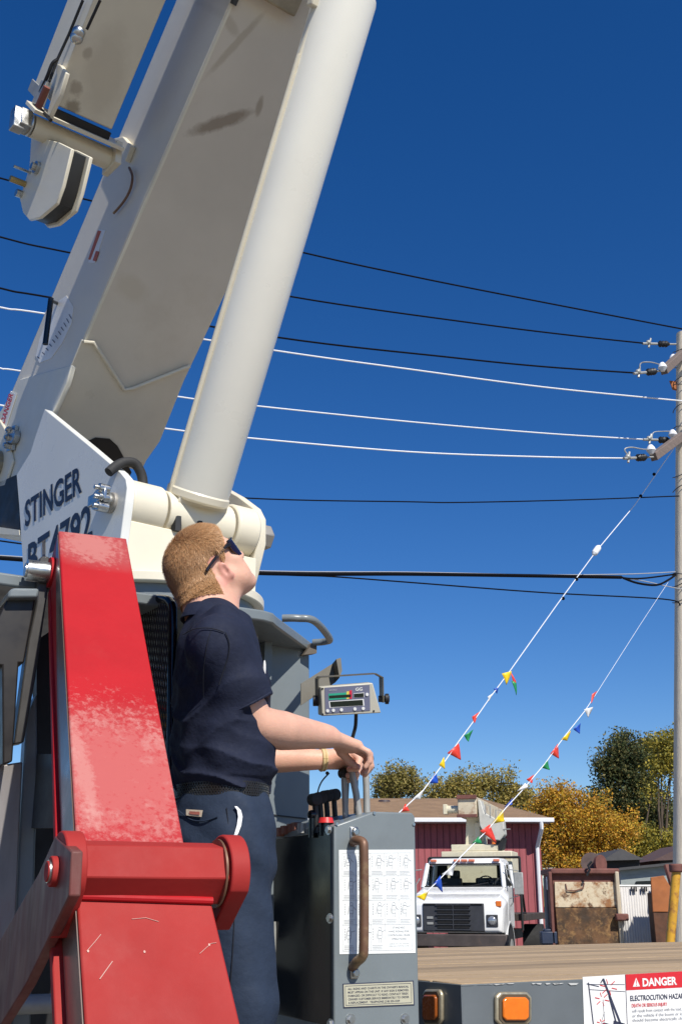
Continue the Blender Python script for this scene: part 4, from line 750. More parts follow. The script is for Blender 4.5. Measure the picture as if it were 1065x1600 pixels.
# link arm hanging from the hinge to lower left
hn = hc0-A2*.032
m = MB(); m.prism([pl(u, v, hn, A2) for (u, v) in [(86, 1306), (112, 1330), (108, 1400), (40, 1540), (-60, 1700), (-120, 1700), (-30, 1520), (60, 1365)]], A2*.02); m.build('link_arm', mat('polished link', (.15, .04, .035), .5, 0, spec=.25, var=.3, scale=6, stains=[((.24, .15, .13), 5, .5, .8, .5)], stretch=(2, 2, .7)), ct, bevel=.003)
# strut and cap to the left of the red beam
QL = pY(60, 900, 2.92)
def lq_(pts, off, th, mt, nm, bev=.004):
    m = MB(); m.prism([pl(u, v, QL+L*off, F2) for (u, v) in pts], -F2*th); return m.build(nm, mt, ct, bevel=bev)
lq_([(62, 872), (68, 868), (78, 870), (78, 905), (56, 1060), (38, 1160), (22, 1163), (45, 1000), (58, 940)], -.02, .05, mat('link grey', (.055, .052, .05), .4, var=.2), 'strut')
c = pl(60, 893, QL-L*.03, F2); m = MB(); m.cyl(c-A2*.03, c+A2*.05, .028, n=24); m.cyl(c-A2*.035, c-A2*.02, .018, n=20); m.build('strut_pin', STEEL, ct)
c = pl(82, 895, QL-L*.03, F2); m = MB(); m.cyl(c-A2*.01, c+A2*.012, .04, n=24); m.build('strut_collar', RED, ct)
lq_([(12, 934), (15, 922), (22, 918), (62, 919), (60, 934)], -.10, .12, GREY, 'tube_cap', .006)
lq_([(36, 912), (48, 898), (60, 902), (58, 918), (36, 917)], .05, .05, WHITE, 'white_stop')
lq_([(12, 936), (56, 936), (38, 1036), (30, 1036), (20, 1190), (5, 1195), (4, 1040), (-12, 1038), (-10, 980)], -.07, .09, mat('black tube', (.014, .011, .010), .45), 'black_tube')
lq_([(42, 1118), (58, 1084), (59, 1200), (56, 1300), (52, 1450), (46, 1700), (14, 1700), (31, 1300)], .05, .05, GREY, 'outrigger_upright', .005)
lq_([(58, 1000), (118, 960), (130, 1700), (45, 1700), (56, 1300)], .16, .05, BLACK, 'recess_shade_sheet', 0)  # black sheet set behind the gap in place of its shade
lq_([(-60, 1205), (36, 1190), (31, 1300), (14, 1700), (-60, 1700)], .03, .02, mat('streaked bare metal', (.26, .24, .235), .45, .3, var=.25, scale=5, stretch=(3, 3, .6), stains=[((.22, .10, .09), 5, .55, .75, .6)]), 'polished_leg', .004)
m = MB(); c0 = pl(24, 1570, QL-L*.02, F2); m.cyl(c0, c0+A2*.09, .022, n=18); m.build('hydraulic_port', LTGREY, ct)
# mesh guard behind the operator
GP = pY(262, 1050, 3.06); ga = nrm(V(.55, -.83, 0)); gn = nrm(np.cross(ga, Z))
gq = lambda u, v: pl(u, v, GP, gn)
m = MB(); m.tube(curve([gq(195, 940), gq(225, 937), gq(254, 936), gq(266, 942), gq(270, 962), gq(269, 1060), gq(268, 1190), gq(268, 1240)]), .0125, 12); gd = m.build('mesh_guard', BLACKG, ct)
m = MB(); tl, tr, br, bl_ = gq(190, 944), gq(263, 944), gq(264, 1230), gq(190, 1230)
W_ = np.linalg.norm(tr-tl); H_ = np.linalg.norm(bl_-tl); ux = (tr-tl)/W_; uy = (bl_-tl)/H_
sp_ = .016
for sgn in (1, -1):
    for i in range(-int(H_/sp_/1.2)-4, int((W_)/sp_)+int(H_/sp_/1.2)+4):
        # line x = i*sp + sgn*.45*y clipped to the rectangle
        P_ = []
        for k in range(0, 61):
            y = H_*k/60; x = i*sp_+sgn*.35*y
            if 0 <= x <= W_: P_.append(tl+ux*x+uy*y)
        if len(P_) > 1: m.tube([P_[0], P_[-1]], .0021, 4, cap=False)
m.build('expanded_mesh', BLACK, gd, smooth=0)
m = MB(); q = [gq(200, 1190)+gn*.25, gq(262, 1190)+gn*.25, gq(262, 1300)+gn*.25, gq(200, 1300)+gn*.25]; m.prism(q, gn*.05); m.build('inner_panel', DGREY, ct)
m = MB(); m.prism([pl(u, v, rp_+F*.25, F) for u, v in [(236, 1040), (258, 1040), (260, 1092), (238, 1092)]], L*.01); m.build('notice_plate', WHITE, ct)
m = MB(); m.prism([pl(u, v, rp_+F*.25, F) for u, v in [(240, 1096), (260, 1096), (261, 1112), (241, 1112)]], L*.01); m.build('red_tag', SIGNRED, ct)
m = MB(); m.prism([pl(u, v, rp_+F*.25, F) for u, v in [(241, 1115), (261, 1115), (262, 1140), (242, 1140)]], L*.01); m.build('amber_tag', mat('tag amber', (.6, .35, .04), .5), ct)

# ---- control box
b0 = pY(522, 1400, 3.15)
bq = lambda u, v, o=0: pl(u, v, b0+F*o, F)
fp = [(522, 1290), (584, 1268), (644, 1270), (648, 1276), (655, 1600), (661, 1900), (522, 1900)]
q = [bq(u, v) for u, v in fp]; BD = .33
m = MB(); m.prism(q, L*BD); cb = m.build('control_box', GREY, ct, bevel=.004)
Al = lambda u, v, o=0: pl(u, v, b0-A*o, A)
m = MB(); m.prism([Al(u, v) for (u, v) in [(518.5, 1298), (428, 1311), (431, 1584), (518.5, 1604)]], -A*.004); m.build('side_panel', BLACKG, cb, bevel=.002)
m = MB()
for (u, v) in ((514, 1297), (516, 1435), (517, 1600)): c = Al(u, v, .004); m.cyl(c, c-A*.008, .009, n=6); m.cyl(c, c-A*.003, .013, n=14)
split(m, 'side_bolt', STEEL, cb)
m = MB()
for (u, v) in ((547, 1593), (632, 1592)): c = bq(u, v); m.cyl(c, c+F*.003, .014, n=18); m.cyl(c, c+F*.010, .009, n=6)
for (u, v) in ((525.5, 1287.5), (584, 1270.5), (645.5, 1288)): c = bq(u, v); m.cyl(c, c+F*.003, .0045, n=8)
split(m, 'face_bolt', STEEL, cb)
h = [bq(552, 1316, .004), bq(556, 1313, .03), bq(566, 1316, .05), bq(568, 1330, .056), bq(568.5, 1400, .056), bq(568, 1478, .056), bq(566, 1494, .05), bq(557, 1503, .03), bq(551, 1511, .004)]
m = MB(); m.tube(curve(h, 5), .0125, 16); hd = m.build('handle', BRASS, cb)
m = MB()
for (v0, v1) in ((1292, 1318), (1500, 1530)):
    c = bq(552, (v0+v1)/2); m.obox(c+F*.003, A*.012, Z*.022, F*.003); m.cyl(bq(552, 1300 if v0 < 1400 else 1520)+F*.006, bq(552, 1300 if v0 < 1400 else 1520)+F*.016, .0115, n=6)
split(m, 'handle_tab', STEEL, hd, bevel=.004)
def quadon(fn, px, o, th, mt, nm, par): m = MB(); m.prism([fn(u, v, o) for u, v in px], F*th); return m.build(nm, mt, par, smooth=0)
cq = [(529, 1328), (645.5, 1327.5), (648.5, 1489), (530, 1491)]
ch = quadon(bq, cq, .0005, .001, PAPER, 'hand_signal_chart', cb)
C4 = [bq(u, v, .0022) for u, v in cq]
def cpt(x, y): return (C4[0]*(1-x)+C4[1]*x)*(1-y)+(C4[3]*(1-x)+C4[2]*x)*y
def stroke(m, x0, y0, x1, y1, w_=.004):
    a_, b_ = cpt(x0, y0), cpt(x1, y1); n_ = nrm(np.cross(b_-a_, F))*w_*.11; m.poly([a_-n_, a_+n_, b_+n_, b_-n_])
m = MB(); m2 = MB()
xs = [.045, .225, .41, .60, .79, .96]; ys = [.03, .255, .49, .725, .97]
for y in ys: stroke(m, xs[0], y, xs[-1], y, .006)
for i, x in enumerate(xs): stroke(m, x, ys[0], x, ys[4] if i in (0, 1, 2, 3, 5) else ys[3], .006)
for r in range(4):
    for c_ in range(5):
        if r == 3 and c_ >= 3: continue
        x0, x1, y0, y1 = xs[c_], xs[c_+1], ys[r], ys[r+1]; cx = x0+(x1-x0)*(.62 if (r+c_) % 3 else .45); w_ = x1-x0; h_ = y1-y0
        for k in range(9): t0, t1 = 2*pi*k/9, 2*pi*(k+1)/9; stroke(m2, cx+.02*cos(t0), y0+h_*.16+.016*sin(t0), cx+.02*cos(t1), y0+h_*.16+.016*sin(t1), .006)
        yy = y0+h_*.24
        for (a0, b0_, a1, b1) in ((-.028, 0, .028, 0), (-.028, 0, -.024, .3*h_), (.028, 0, .024, .3*h_), (-.024, .3*h_, .024, .3*h_), (-.014, .3*h_, -.016, .46*h_), (.014, .3*h_, .016, .46*h_), (-.02, .17*h_, .02, .17*h_)): stroke(m2, cx+a0, yy+b0_, cx+a1, yy+b1, .006)
        an = RNG.uniform(-1.2, 1.2); stroke(m2, cx+.028, yy+.01, cx+.028+.05*cos(an), yy+.01-.07*sin(an)*.6, .008); stroke(m2, cx-.028, yy+.01, cx-.045, yy+.08, .008)
        xx = x0+w_*.16
        for k in range(5): stroke(m2, xx, y0+h_*(.14+.1*k), xx, y0+h_*(.20+.1*k), .012)
        for k in range(3): stroke(m, x0+w_*.1, y1-h_*(.07+.065*k), x0+w_*(.92-.2*RNG.random()), y1-h_*(.07+.065*k), .010)
m.build('grid_print', mat('pale ink', (.62, .63, .63), .6), ch, smooth=0); split(m2, 'figure_print', mat('mid ink', (.46, .47, .48), .6), ch, smooth=0)
for i, s_ in enumerate(['STANDARD', 'HAND SIGNALS FOR', 'CONTROLLING CRANE', 'OPERATIONS']):
    wd_ = [.17, .27, .30, .20][i]; y_ = .765+.036*i; a_ = cpt(.78-wd_/2, y_); text('lettering', s_, a_, cpt(.78+wd_/2, y_)-a_, cpt(.78-wd_/2, y_-.019)-a_, GREYINK, ch, F*.0, .0)
for i, s_ in enumerate(['COMPLIES WITH ANSI STANDARD', 'MOBILE AND LOCOMOTIVE CRANES']):
    wd_ = .27; y_ = .915+.02*i; a_ = cpt(.78-wd_/2, y_); text('lettering', s_, a_, cpt(.78+wd_/2, y_)-a_, cpt(.78-wd_/2, y_-.010)-a_, GREYINK, ch, F*.0, .0)
# placard
pq = [(535, 1537), (645.5, 1532), (647, 1570.5), (536, 1575)]
pb = quadon(bq, pq, .0005, .0012, INK, 'placard', cb)
q2 = [(536.4, 1538.6), (644, 1533.8), (645.5, 1569), (537.4, 1573.4)]; quadon(bq, q2, .0019, .0008, PLAC, 'plate_face', pb)
R4 = [bq(u, v, .0032) for u, v in q2]
def ppt(x, y): return (R4[0]*(1-x)+R4[1]*x)*(1-y)+(R4[3]*(1-x)+R4[2]*x)*y
m = MB()
for (x0, y0, x1, y1) in ((.025, .07, .975, .07), (.025, .93, .975, .93), (.025, .07, .025, .93), (.975, .07, .975, .93)):
    a_, b_ = ppt(x0, y0), ppt(x1, y1); n_ = nrm(np.cross(b_-a_, F))*.0005; m.poly([a_-n_, a_+n_, b_+n_, b_-n_])
m.build('border_line', INK, pb, smooth=0)
for i, s_ in enumerate(["ALL SIGNS AND CHARTS IN THE OWNER'S MANUAL", 'MUST APPEAR ON THIS UNIT. IF ANY SIGN IS REMOVED,', 'DAMAGED, OR DIFFICULT TO READ, CONTACT TEREX', 'CRANES CUSTOMER SERVICE IMMEDIATELY TO ORDER', 'A REPLACEMENT.  TELEPHONE (218) 555-3339']):
    a_ = ppt(.06, .25+.155*i); b_ = ppt([.94, .94, .93, .94, .80][i], .25+.155*i); text('lettering', s_, a_, b_-a_, ppt(.06, .25+.155*i-.095)-a_, INK, pb, F*0, .012)
# top plate with levers
tz = lambda u, v, back: pl(u, v, b0+L*back, F)
def lever(pts, back, r, mt, knob=None, kb=0):
    m = MB(); P_ = [tz(u, v, back) for u, v in pts]; m.tube(P_, r, 12); o_ = m.build('control_lever', mt, cb)
    if knob:
        m = MB(); c = P_[-1]; kind, rr = knob
        if kind == 'ball': m.sph(c, rr, 10)
        else: m.tube([c-F*rr*1.0-A*.004, c-F*rr*.9, c+F*rr*.9, c+F*rr*1.0], [rr*.8, rr, rr, rr*.8], 18)
        m.build('knob', RUBBER, o_)
    return o_
lever([(540, 1290), (539, 1255), (537, 1208)], .09, .0085, LTGREY, ('grip', .014))
lever([(562, 1285), (556, 1240), (547, 1196)], .06, .0095, LTGREY)
lever([(556, 1285), (556, 1200)], .20, .0065, BLACK)
lever([(573, 1285), (572, 1230), (570, 1186)], .10, .0095, LTGREY, ('grip', .019))
for i, (u, v) in enumerate([(491, 1249), (499, 1247), (509, 1244), (521, 1242)]):
    lever([(u+3, 1296), (u+2, 1270), (u, v)], .10+.03*i, .0075, BLACK, ('grip', .0165))
m = MB(); c = tz(509, 1280, .06); m.cyl(c-Z*.01, c+Z*.004, .022, .018, 18); m.build('red_button', mat('button red', (.6, .03, .03), .4), cb)
m = MB(); c = tz(508, 1288, .06); m.cyl(c-Z*.03, c+Z*.006, .017, n=16); c = tz(487, 1273, .10); m.sph(c, .013, 8); m.cyl(c-Z*.06, c, .009, n=10); split(m, 'black_knob', BLACKG, cb)
m = MB(); c = tz(471, 1290, .14); m.cyl(c-Z*.02, c+Z*.006, .012, n=14); m.build('toggle_switch', LTGREY, cb)
m = MB()
for (u, v, bk) in ((438, 1300, .28), (446, 1297, .26), (456, 1294, .24), (463, 1292, .22)): c = tz(u, v, bk); m.obox(c, A*.012, F*.012, Z*.012)
m.tube([tz(436, 1301, .28), tz(468, 1292, .22)], .009, 10); split(m, 'hydraulic_fitting', mat('pink brown fittings', (.28, .11, .075), .6, var=.2), cb, bevel=.003)
m = MB(); m.tube(curve([tz(497, 1262, .1), tz(496, 1240, .1), tz(502, 1222, .1), tz(514, 1208, .1)]), .0022, 6); m.sph(tz(511, 1208, .1), .005, 6); m.build('thin_wire', BLACK, cb)
# ---- load display
dn = nrm(V(.22, -.95, -.22)); d0 = pY(540, 1095, 3.42); dq = lambda u, v, o=0: pl(u, v, d0+dn*o, dn)
DGR = mat('display case', (.48, .46, .38), .45, var=.06)
dq4 = [(501, 1073.5), (582, 1067), (595, 1114), (502.5, 1119)]
m = MB(); m.prism([dq(u, v) for u, v in dq4], -dn*.055); dsp = m.build('load_display', DGR, ct, bevel=.003)
m = MB(); m.prism([dq(u, v, .0005) for u, v in [(507, 1074.5), (577, 1070), (578, 1110), (508, 1115)]], dn*.001); m.build('face_panel', mat('face blue grey', (.15, .16, .24), .45), dsp, smooth=0)
LCD = mat('lcd green black', (.012, .02, .014), .15); LINE = flat('panel print', (.75, .76, .74), .5)
def dquad(px, o, mt, nm): m = MB(); m.prism([dq(u, v, o) for u, v in px], dn*.0006); return m.build(nm, mt, dsp, smooth=0)
dquad([(513, 1084), (541, 1082), (541, 1092), (513.5, 1094)], .0017, flat('teal', (.02, .35, .22), .5), 'green_bar')
dquad([(541, 1080.5), (545, 1080), (545, 1092), (541, 1092.2)], .0017, flat('yellow bar', (.7, .6, .1), .5), 'yellow_bar')
dquad([(545, 1079), (549.5, 1078.5), (549.5, 1091.6), (545, 1092)], .0017, flat('red bar', (.6, .02, .05), .5), 'red_bar')
dquad([(514, 1087), (548, 1084.8), (548, 1089), (514.5, 1091)], .0026, LCD, 'screen')
for px in ([(552, 1083.5), (568.5, 1082), (568.5, 1089.5), (552.5, 1090.5)], [(513.5, 1096), (568, 1092), (569, 1102.5), (514.5, 1106)]):
    dquad(px, .0017, LINE, 'screen_frame'); cx = sum(p[0] for p in px)/4; cy = sum(p[1] for p in px)/4
    dquad([(cx+(u-cx)*.93, cy+(v-cy)*.80) for u, v in px], .0026, LCD, 'screen')
m = MB()
for (u, v) in ((511.5, 1110.5), (520.5, 1109.8), (533, 1109), (554, 1107.6), (567, 1106.8), (573, 1085)): c = dq(u, v, .001); m.cyl(c, c+dn*.003, .0048, n=16)
split(m, 'button', LINE, dsp)
m = MB()
for (u, v) in ((503.5, 1076), (504, 1116), (583.5, 1111)): c = dq(u, v, .0); m.cyl(c, c+dn*.0015, .003, n=8)
split(m, 'screw', BLACK, dsp)
a_ = dq(555, 1079.5, .0025); text('lettering', 'GG', a_, dq(566, 1078.8, .0025)-a_, dq(555, 1074.5, .0025)-a_, LINE, dsp, dn*0, .03)
a_ = dq(514, 1080, .0025); text('lettering', 'MICRO', a_, dq(526, 1079, .0025)-a_, dq(514, 1077.4, .0025)-a_, flat('dim print', (.4, .42, .46), .5), dsp, dn*0, .01)
BRK = mat('olive bracket', (.11, .10, .075), .5, var=.2)
def strip(px, w_, nm): 
    for i in range(len(px)-1):
        a_, b_ = dq(*px[i], -.03), dq(*px[i+1], -.03); m_.prism([a_, b_, b_-dn*w_, a_-dn*w_], nrm(np.cross(b_-a_, dn))*.003)
m_ = MB(); strip([(497, 1100), (496.5, 1061), (500, 1057.5), (588, 1052), (599, 1058), (600, 1098)], .045, ''); m_.build('display_bracket', BRK, ct)
m = MB(); a_ = dq(601, 1092, -.05); m.cyl(a_-X*.02, a_+X*.014, .011, n=6); m.cyl(a_+X*.0, a_+X*.012, .016, n=18); a_ = dq(495, 1095, -.05); m.cyl(a_+X*.012, a_-X*.012, .016, n=18); split(m, 'bracket_knob', BLACK, ct, bevel=.002)
ap = pY(505, 1070, 3.56); an_ = nrm(V(.25, -.95, .1))
m = MB(); m.prism([pl(u, v, ap, an_) for u, v in [(470, 1068), (519, 1037), (526, 1035), (528, 1052), (524, 1066), (470, 1102)]], -an_*.006); m.prism([pl(u, v, ap, an_) for u, v in [(519, 1037), (526, 1035), (528, 1055), (524, 1066)]], an_*.05); m.build('display_arm', BRK, ct)
m = MB(); m.tube(curve([dq(556, 1114, -.03), dq(555, 1135, -.035), dq(550, 1155, -.04), dq(545, 1185, -.05), dq(540, 1280, -.06)]), .0055, 8); m.build('display_cable', BLACK, ct)

# ---- wooden deck
dc0 = pY(722, 1536, 3.6); DZ = dc0[2]; DW = 2.30; DL = 7.2
WOOD = mat('weathered deck boards', (.36, .255, .15), .85, var=.25, scale=3, stretch=(1, 1, 1), bump=.25, bscale=30, stains=[((.24, .17, .10), 2.2, .54, .8, .6), ((.46, .36, .24), 7, .5, .8, .5), ((.12, .09, .06), 16, .66, .78, .5)])
# give boards a grain along their length
t_ = WOOD.node_tree; mp = t_.nodes.new('ShaderNodeMapping'); mp.inputs['Rotation'].default_value = (0, 0, radians(-32)); mp.inputs['Scale'].default_value = (.5, 9, 4)
tcn = [n for n in t_.nodes if n.type == 'TEX_COORD'][0]
mp.vector_type = 'POINT'
for n in t_.nodes:
    if n.type == 'TEX_NOISE':
        for l_ in list(n.inputs['Vector'].links): t_.links.remove(l_)
        t_.links.new(mp.outputs[0], n.inputs['Vector'])
t_.links.new(tcn.outputs['Object'], mp.inputs[0])
bw_ = WOOD.node_tree; bb_ = bw_.nodes['Principled BSDF']; sk_ = bb_.inputs['Base Color'].links[0].from_socket; ge_ = bw_.nodes.new('ShaderNodeNewGeometry'); mr_ = bw_.nodes.new('ShaderNodeMapRange'); mr_.inputs[3].default_value = .72; mr_.inputs[4].default_value = 1.2; bw_.links.new(ge_.outputs['Random Per Island'], mr_.inputs[0])
vm_ = bw_.nodes.new('ShaderNodeVectorMath'); vm_.operation = 'SCALE'; bw_.links.new(sk_, vm_.inputs[0]); bw_.links.new(mr_.outputs[0], vm_.inputs['Scale']); bw_.links.new(vm_.outputs[0], bb_.inputs['Base Color'])
m = MB(); nb = 15; bw = DW/nb
for i in range(nb):
    o = dc0+L*(i*bw+.003)+Z*RNG.uniform(-.002, .002); m.prism([o, o+A*DL, o+A*DL+L*(bw-.006), o+L*(bw-.006)], -Z*.04)
dk = m.build('deck_boards', WOOD, ct, bevel=.003, seg=1)
m = MB(); o = dc0+F*.004-Z*.004
m.prism([o-A*.008, o+A*DL, o+A*DL-Z*.30, o-A*.008-Z*.30], L*.0035); o2 = dc0-A*.004-Z*.004; m.prism([o2+F*.004, o2+L*DW, o2+L*DW-Z*.30, o2+F*.004-Z*.30], -A*.0045); o3 = dc0+L*(DW+.003)-Z*.004; m.prism([o3, o3+A*DL, o3+A*DL-Z*.30, o3-Z*.30], L*.03)
fr = m.build('deck_frame', mat('deck frame grey', (.125, .14, .15), .4, var=.1, stains=[((.26, .27, .26), 12, .66, .78, .5)]), ct, bevel=.0015)
m = MB(); 
for (u0, u1, h_) in ((684, 704, 9), (706, 735, 3), (750, 800, 2), (830, 905, 2.5)):
    for k in range(6):
        uu = u0+(u1-u0)*RNG.random(); ww = 3+6*RNG.random(); o_ = dc0+F*.006
        q = [pl(uu-ww, 1536, o_, F), pl(uu+ww, 1536, o_, F), pl(uu+ww*.6, 1536+h_*RNG.random()+1, o_, F), pl(uu-ww*.5, 1536+h_*RNG.random()+1.5, o_, F)]
        if uu > 722: m.prism([V(p[0], p[1], min(p[2], DZ-.006)) for p in q], F*.001)
split(m, 'paint_chip', mat('bare primer', (.5, .5, .48), .6), fr, smooth=0)
sq = lambda u, v, o=.0045: pl(u, v, dc0+F*(o), F)
def frame_lamp(fn, cx, cy, hw, hh, nrmv, mt):
    ring = [(cx+hw*sx*(1 if abs(sx) > .9 else 1), cy+hh*sy) for sx, sy in ((-1, -.72), (-.75, -1), (.75, -1), (1, -.72), (1, .72), (.75, 1), (-.75, 1), (-1, .72))]
    m = MB(); m.prism([fn(u, v) for u, v in ring], nrmv*.014); lp_ = m.build('signal_lamp', BEZEL, ct, bevel=.006, seg=3)
    m = MB(); m.prism([fn(cx+(u-cx)*.86, cy+(v-cy)*.86)+nrmv*.0145 for u, v in ring], nrmv*.002); m.build('gasket', RUBBER if 0 else mat('gasket', (.10, .07, .04), .6), lp_)
    m = MB(); m.prism([fn(cx+(u-cx)*.72, cy+(v-cy)*.70)+nrmv*.0148 for u, v in ring], nrmv*.010); split(m, 'lens', mt, lp_, bevel=.004)
frame_lamp(sq, 798, 1575.5, 28, 26, F, AMBER)
sA = lambda u, v: pl(u, v, dc0-A*.009, A)
frame_lamp(sA, 679.5, 1573.5, 15, 28, -A, AMBERD)
# warning sign
sg = [(909, 1526.5), (1160, 1512), (1166, 1608), (912, 1618)]
S4 = [sq(u, v, .0052) for u, v in sg]
def spt(x, y, o=.002): return (S4[0]*(1-x)+S4[1]*x)*(1-y)+(S4[3]*(1-x)+S4[2]*x)*y+F*o
m = MB(); m.prism([spt(0, 0, 0), spt(1, 0, 0), spt(1, 1, 0), spt(0, 1, 0)], F*.0012); ws_ = m.build('warning_sign', SIGNWHITE, fr, smooth=0)
XS = .245
m = MB(); m.prism([spt(XS, .0, .0014), spt(1, 0, .0014), spt(1, .27, .0014), spt(XS, .27, .0014)], F*.0006); m.build('red_band', SIGNRED, ws_, smooth=0)
m = MB(); 
for (a_, b_) in (((XS, 0), (XS, 1)),):
    p, q = spt(*a_, .0024), spt(*b_, .0024); w_ = A*.0012; m.poly([p-w_, p+w_, q+w_, q-w_])
def sln(m, x0, y0, x1, y1, w_): 
    p, q = spt(x0, y0, .0024), spt(x1, y1, .0024); n_ = nrm(np.cross(q-p, F))*w_; m.poly([p-n_, p+n_, q+n_, q-n_])
# crane touching power lines
sln(m, .03, .10, .055, .98, .0022); sln(m, .03, .13, .24, .17, .0007); sln(m, .03, .22, .24, .29, .0007); sln(m, .02, .12, .09, .18, .0012)
sln(m, .115, .05, .205, .82, .0042); sln(m, .115, .05, .10, .12, .002); sln(m, .145, .34, .18, .80, .003)
sln(m, .11, .40, .115, .78, .0007); sln(m, .115, .62, .09, .84, .0007)
sln(m, .165, .80, .23, .86, .006); sln(m, .17, .86, .145, .98, .0022); sln(m, .22, .86, .245, .98, .0022); sln(m, .18, .86, .19, .98, .0016); sln(m, .205, .86, .20, .98, .0016); sln(m, .14, .90, .25, .92, .0016)
sln(m, .06, .90, .11, .80, .0016); sln(m, .11, .8, .15, .84, .0016); sln(m, .06, .86, .09, .98, .0016); sln(m, .06, .93, .10, .99, .001)
m.build('crane_pictogram', INK, ws_, smooth=0)
m = MB()
for (cx, cy, s_) in ((.145, .20, .06), (.105, .40, .05), (.095, .80, .03)):
    for k in range(6): an = k*pi/3+.3; sln(m, cx+.3*s_*cos(an), cy+.9*s_*sin(an), cx+.85*s_*cos(an), cy+2.4*s_*sin(an), .0013)
m.build('spark_print', SIGNRED, ws_, smooth=0)
def stxt(s_, x0, x1, y, h_, mt, bold=.0): a_ = spt(x0, y, .003); text('lettering', s_, a_, spt(x1, y, .003)-a_, spt(x0, y-h_, .003)-a_, mt, ws_, F*0, bold)
stxt('DANGER', .345, .556, .215, .135, SIGNWHITE, .035)
m = MB(); m.prism([spt(.308, .065, .0022), spt(.287, .215, .0022), spt(.329, .215, .0022)], F*.0005); m.build('alert_triangle', SIGNWHITE, ws_, smooth=0)
stxt('!', .3055, .3105, .20, .10, SIGNRED, .03)
stxt('ELECTROCUTION HAZARD', .268, .615, .45, .09, INK, .012)
stxt('DEATH OR SERIOUS INJURY', .275, .49, .56, .062, SIGNRED, .01)
stxt('will result from contact with the load, the crane', .275, .66, .645, .055, GREYINK, .004); stxt('or the vehicle if the boom or loadline', .275, .64, .725, .055, GREYINK, .004); stxt('should become electrically charged.', .275, .64, .80, .055, GREYINK, .004)
stxt('KEEP CLEAR OF TRUCK AND LOAD', .282, .70, .95, .07, INK, .014)
# deck under-structure, operator platform and chassis
m = MB(); o = dc0+L*.5-Z*.30; m.prism([o-A*2.6, o+A*DL, o+A*DL+L*1.0, o-A*2.6+L*1.0], -Z*.35); m.build('chassis', BLACK, ct)
m = MB(); pp = V(b0[0], b0[1], .85); q0 = pp+F*.05-A*1.0; m.prism([q0, pp+F*.05+A*.35, pp+L*.75+A*.35, pp+L*.75-A*1.0], -Z*.05); m.build('operator_platform', mat('platform steel', (.20, .21, .21), .5, var=.2, stains=[((.1, .09, .08), 8, .5, .75, .5)]), ct, bevel=.004)
m = MB()
for dx in (-.9, .2): c = pp+A*dx+L*.3; m.prism([c-A*.06-Z*.051, c+A*.06-Z*.051, c+A*.06+L*.5-Z*.051, c-A*.06+L*.5-Z*.051], -Z*.2)
split(m, 'platform_bracket', BLACK, ct)
for (da, dl) in ((1.6, .25), (1.6, 2.0), (5.6, .25), (5.6, 2.0), (-2.2, .25), (-2.2, 2.0)):
    c = dc0+A*da+L*dl; c = V(c[0], c[1], .5); m = MB(); m.tube([c-L*.14, c-L*.13, c+L*.13, c+L*.14], [.44, .5, .5, .44], 30); wh = m.build('wheel', RUBBER, ct)
    m = MB(); m.cyl(c-L*.15, c+L*.15, .27, n=24); m.build('rim', LTGREY, wh)
m = MB(); c = pl(430, 1500, b0+L*.36-A*.02, F); m.prism([pl(u, v, b0+L*.30-A*.02, F) for u, v in [(428, 1440), (431, 1440), (435, 1580), (431, 1580)]], L*.02); m.build('box_leg', LTGREY, ct)

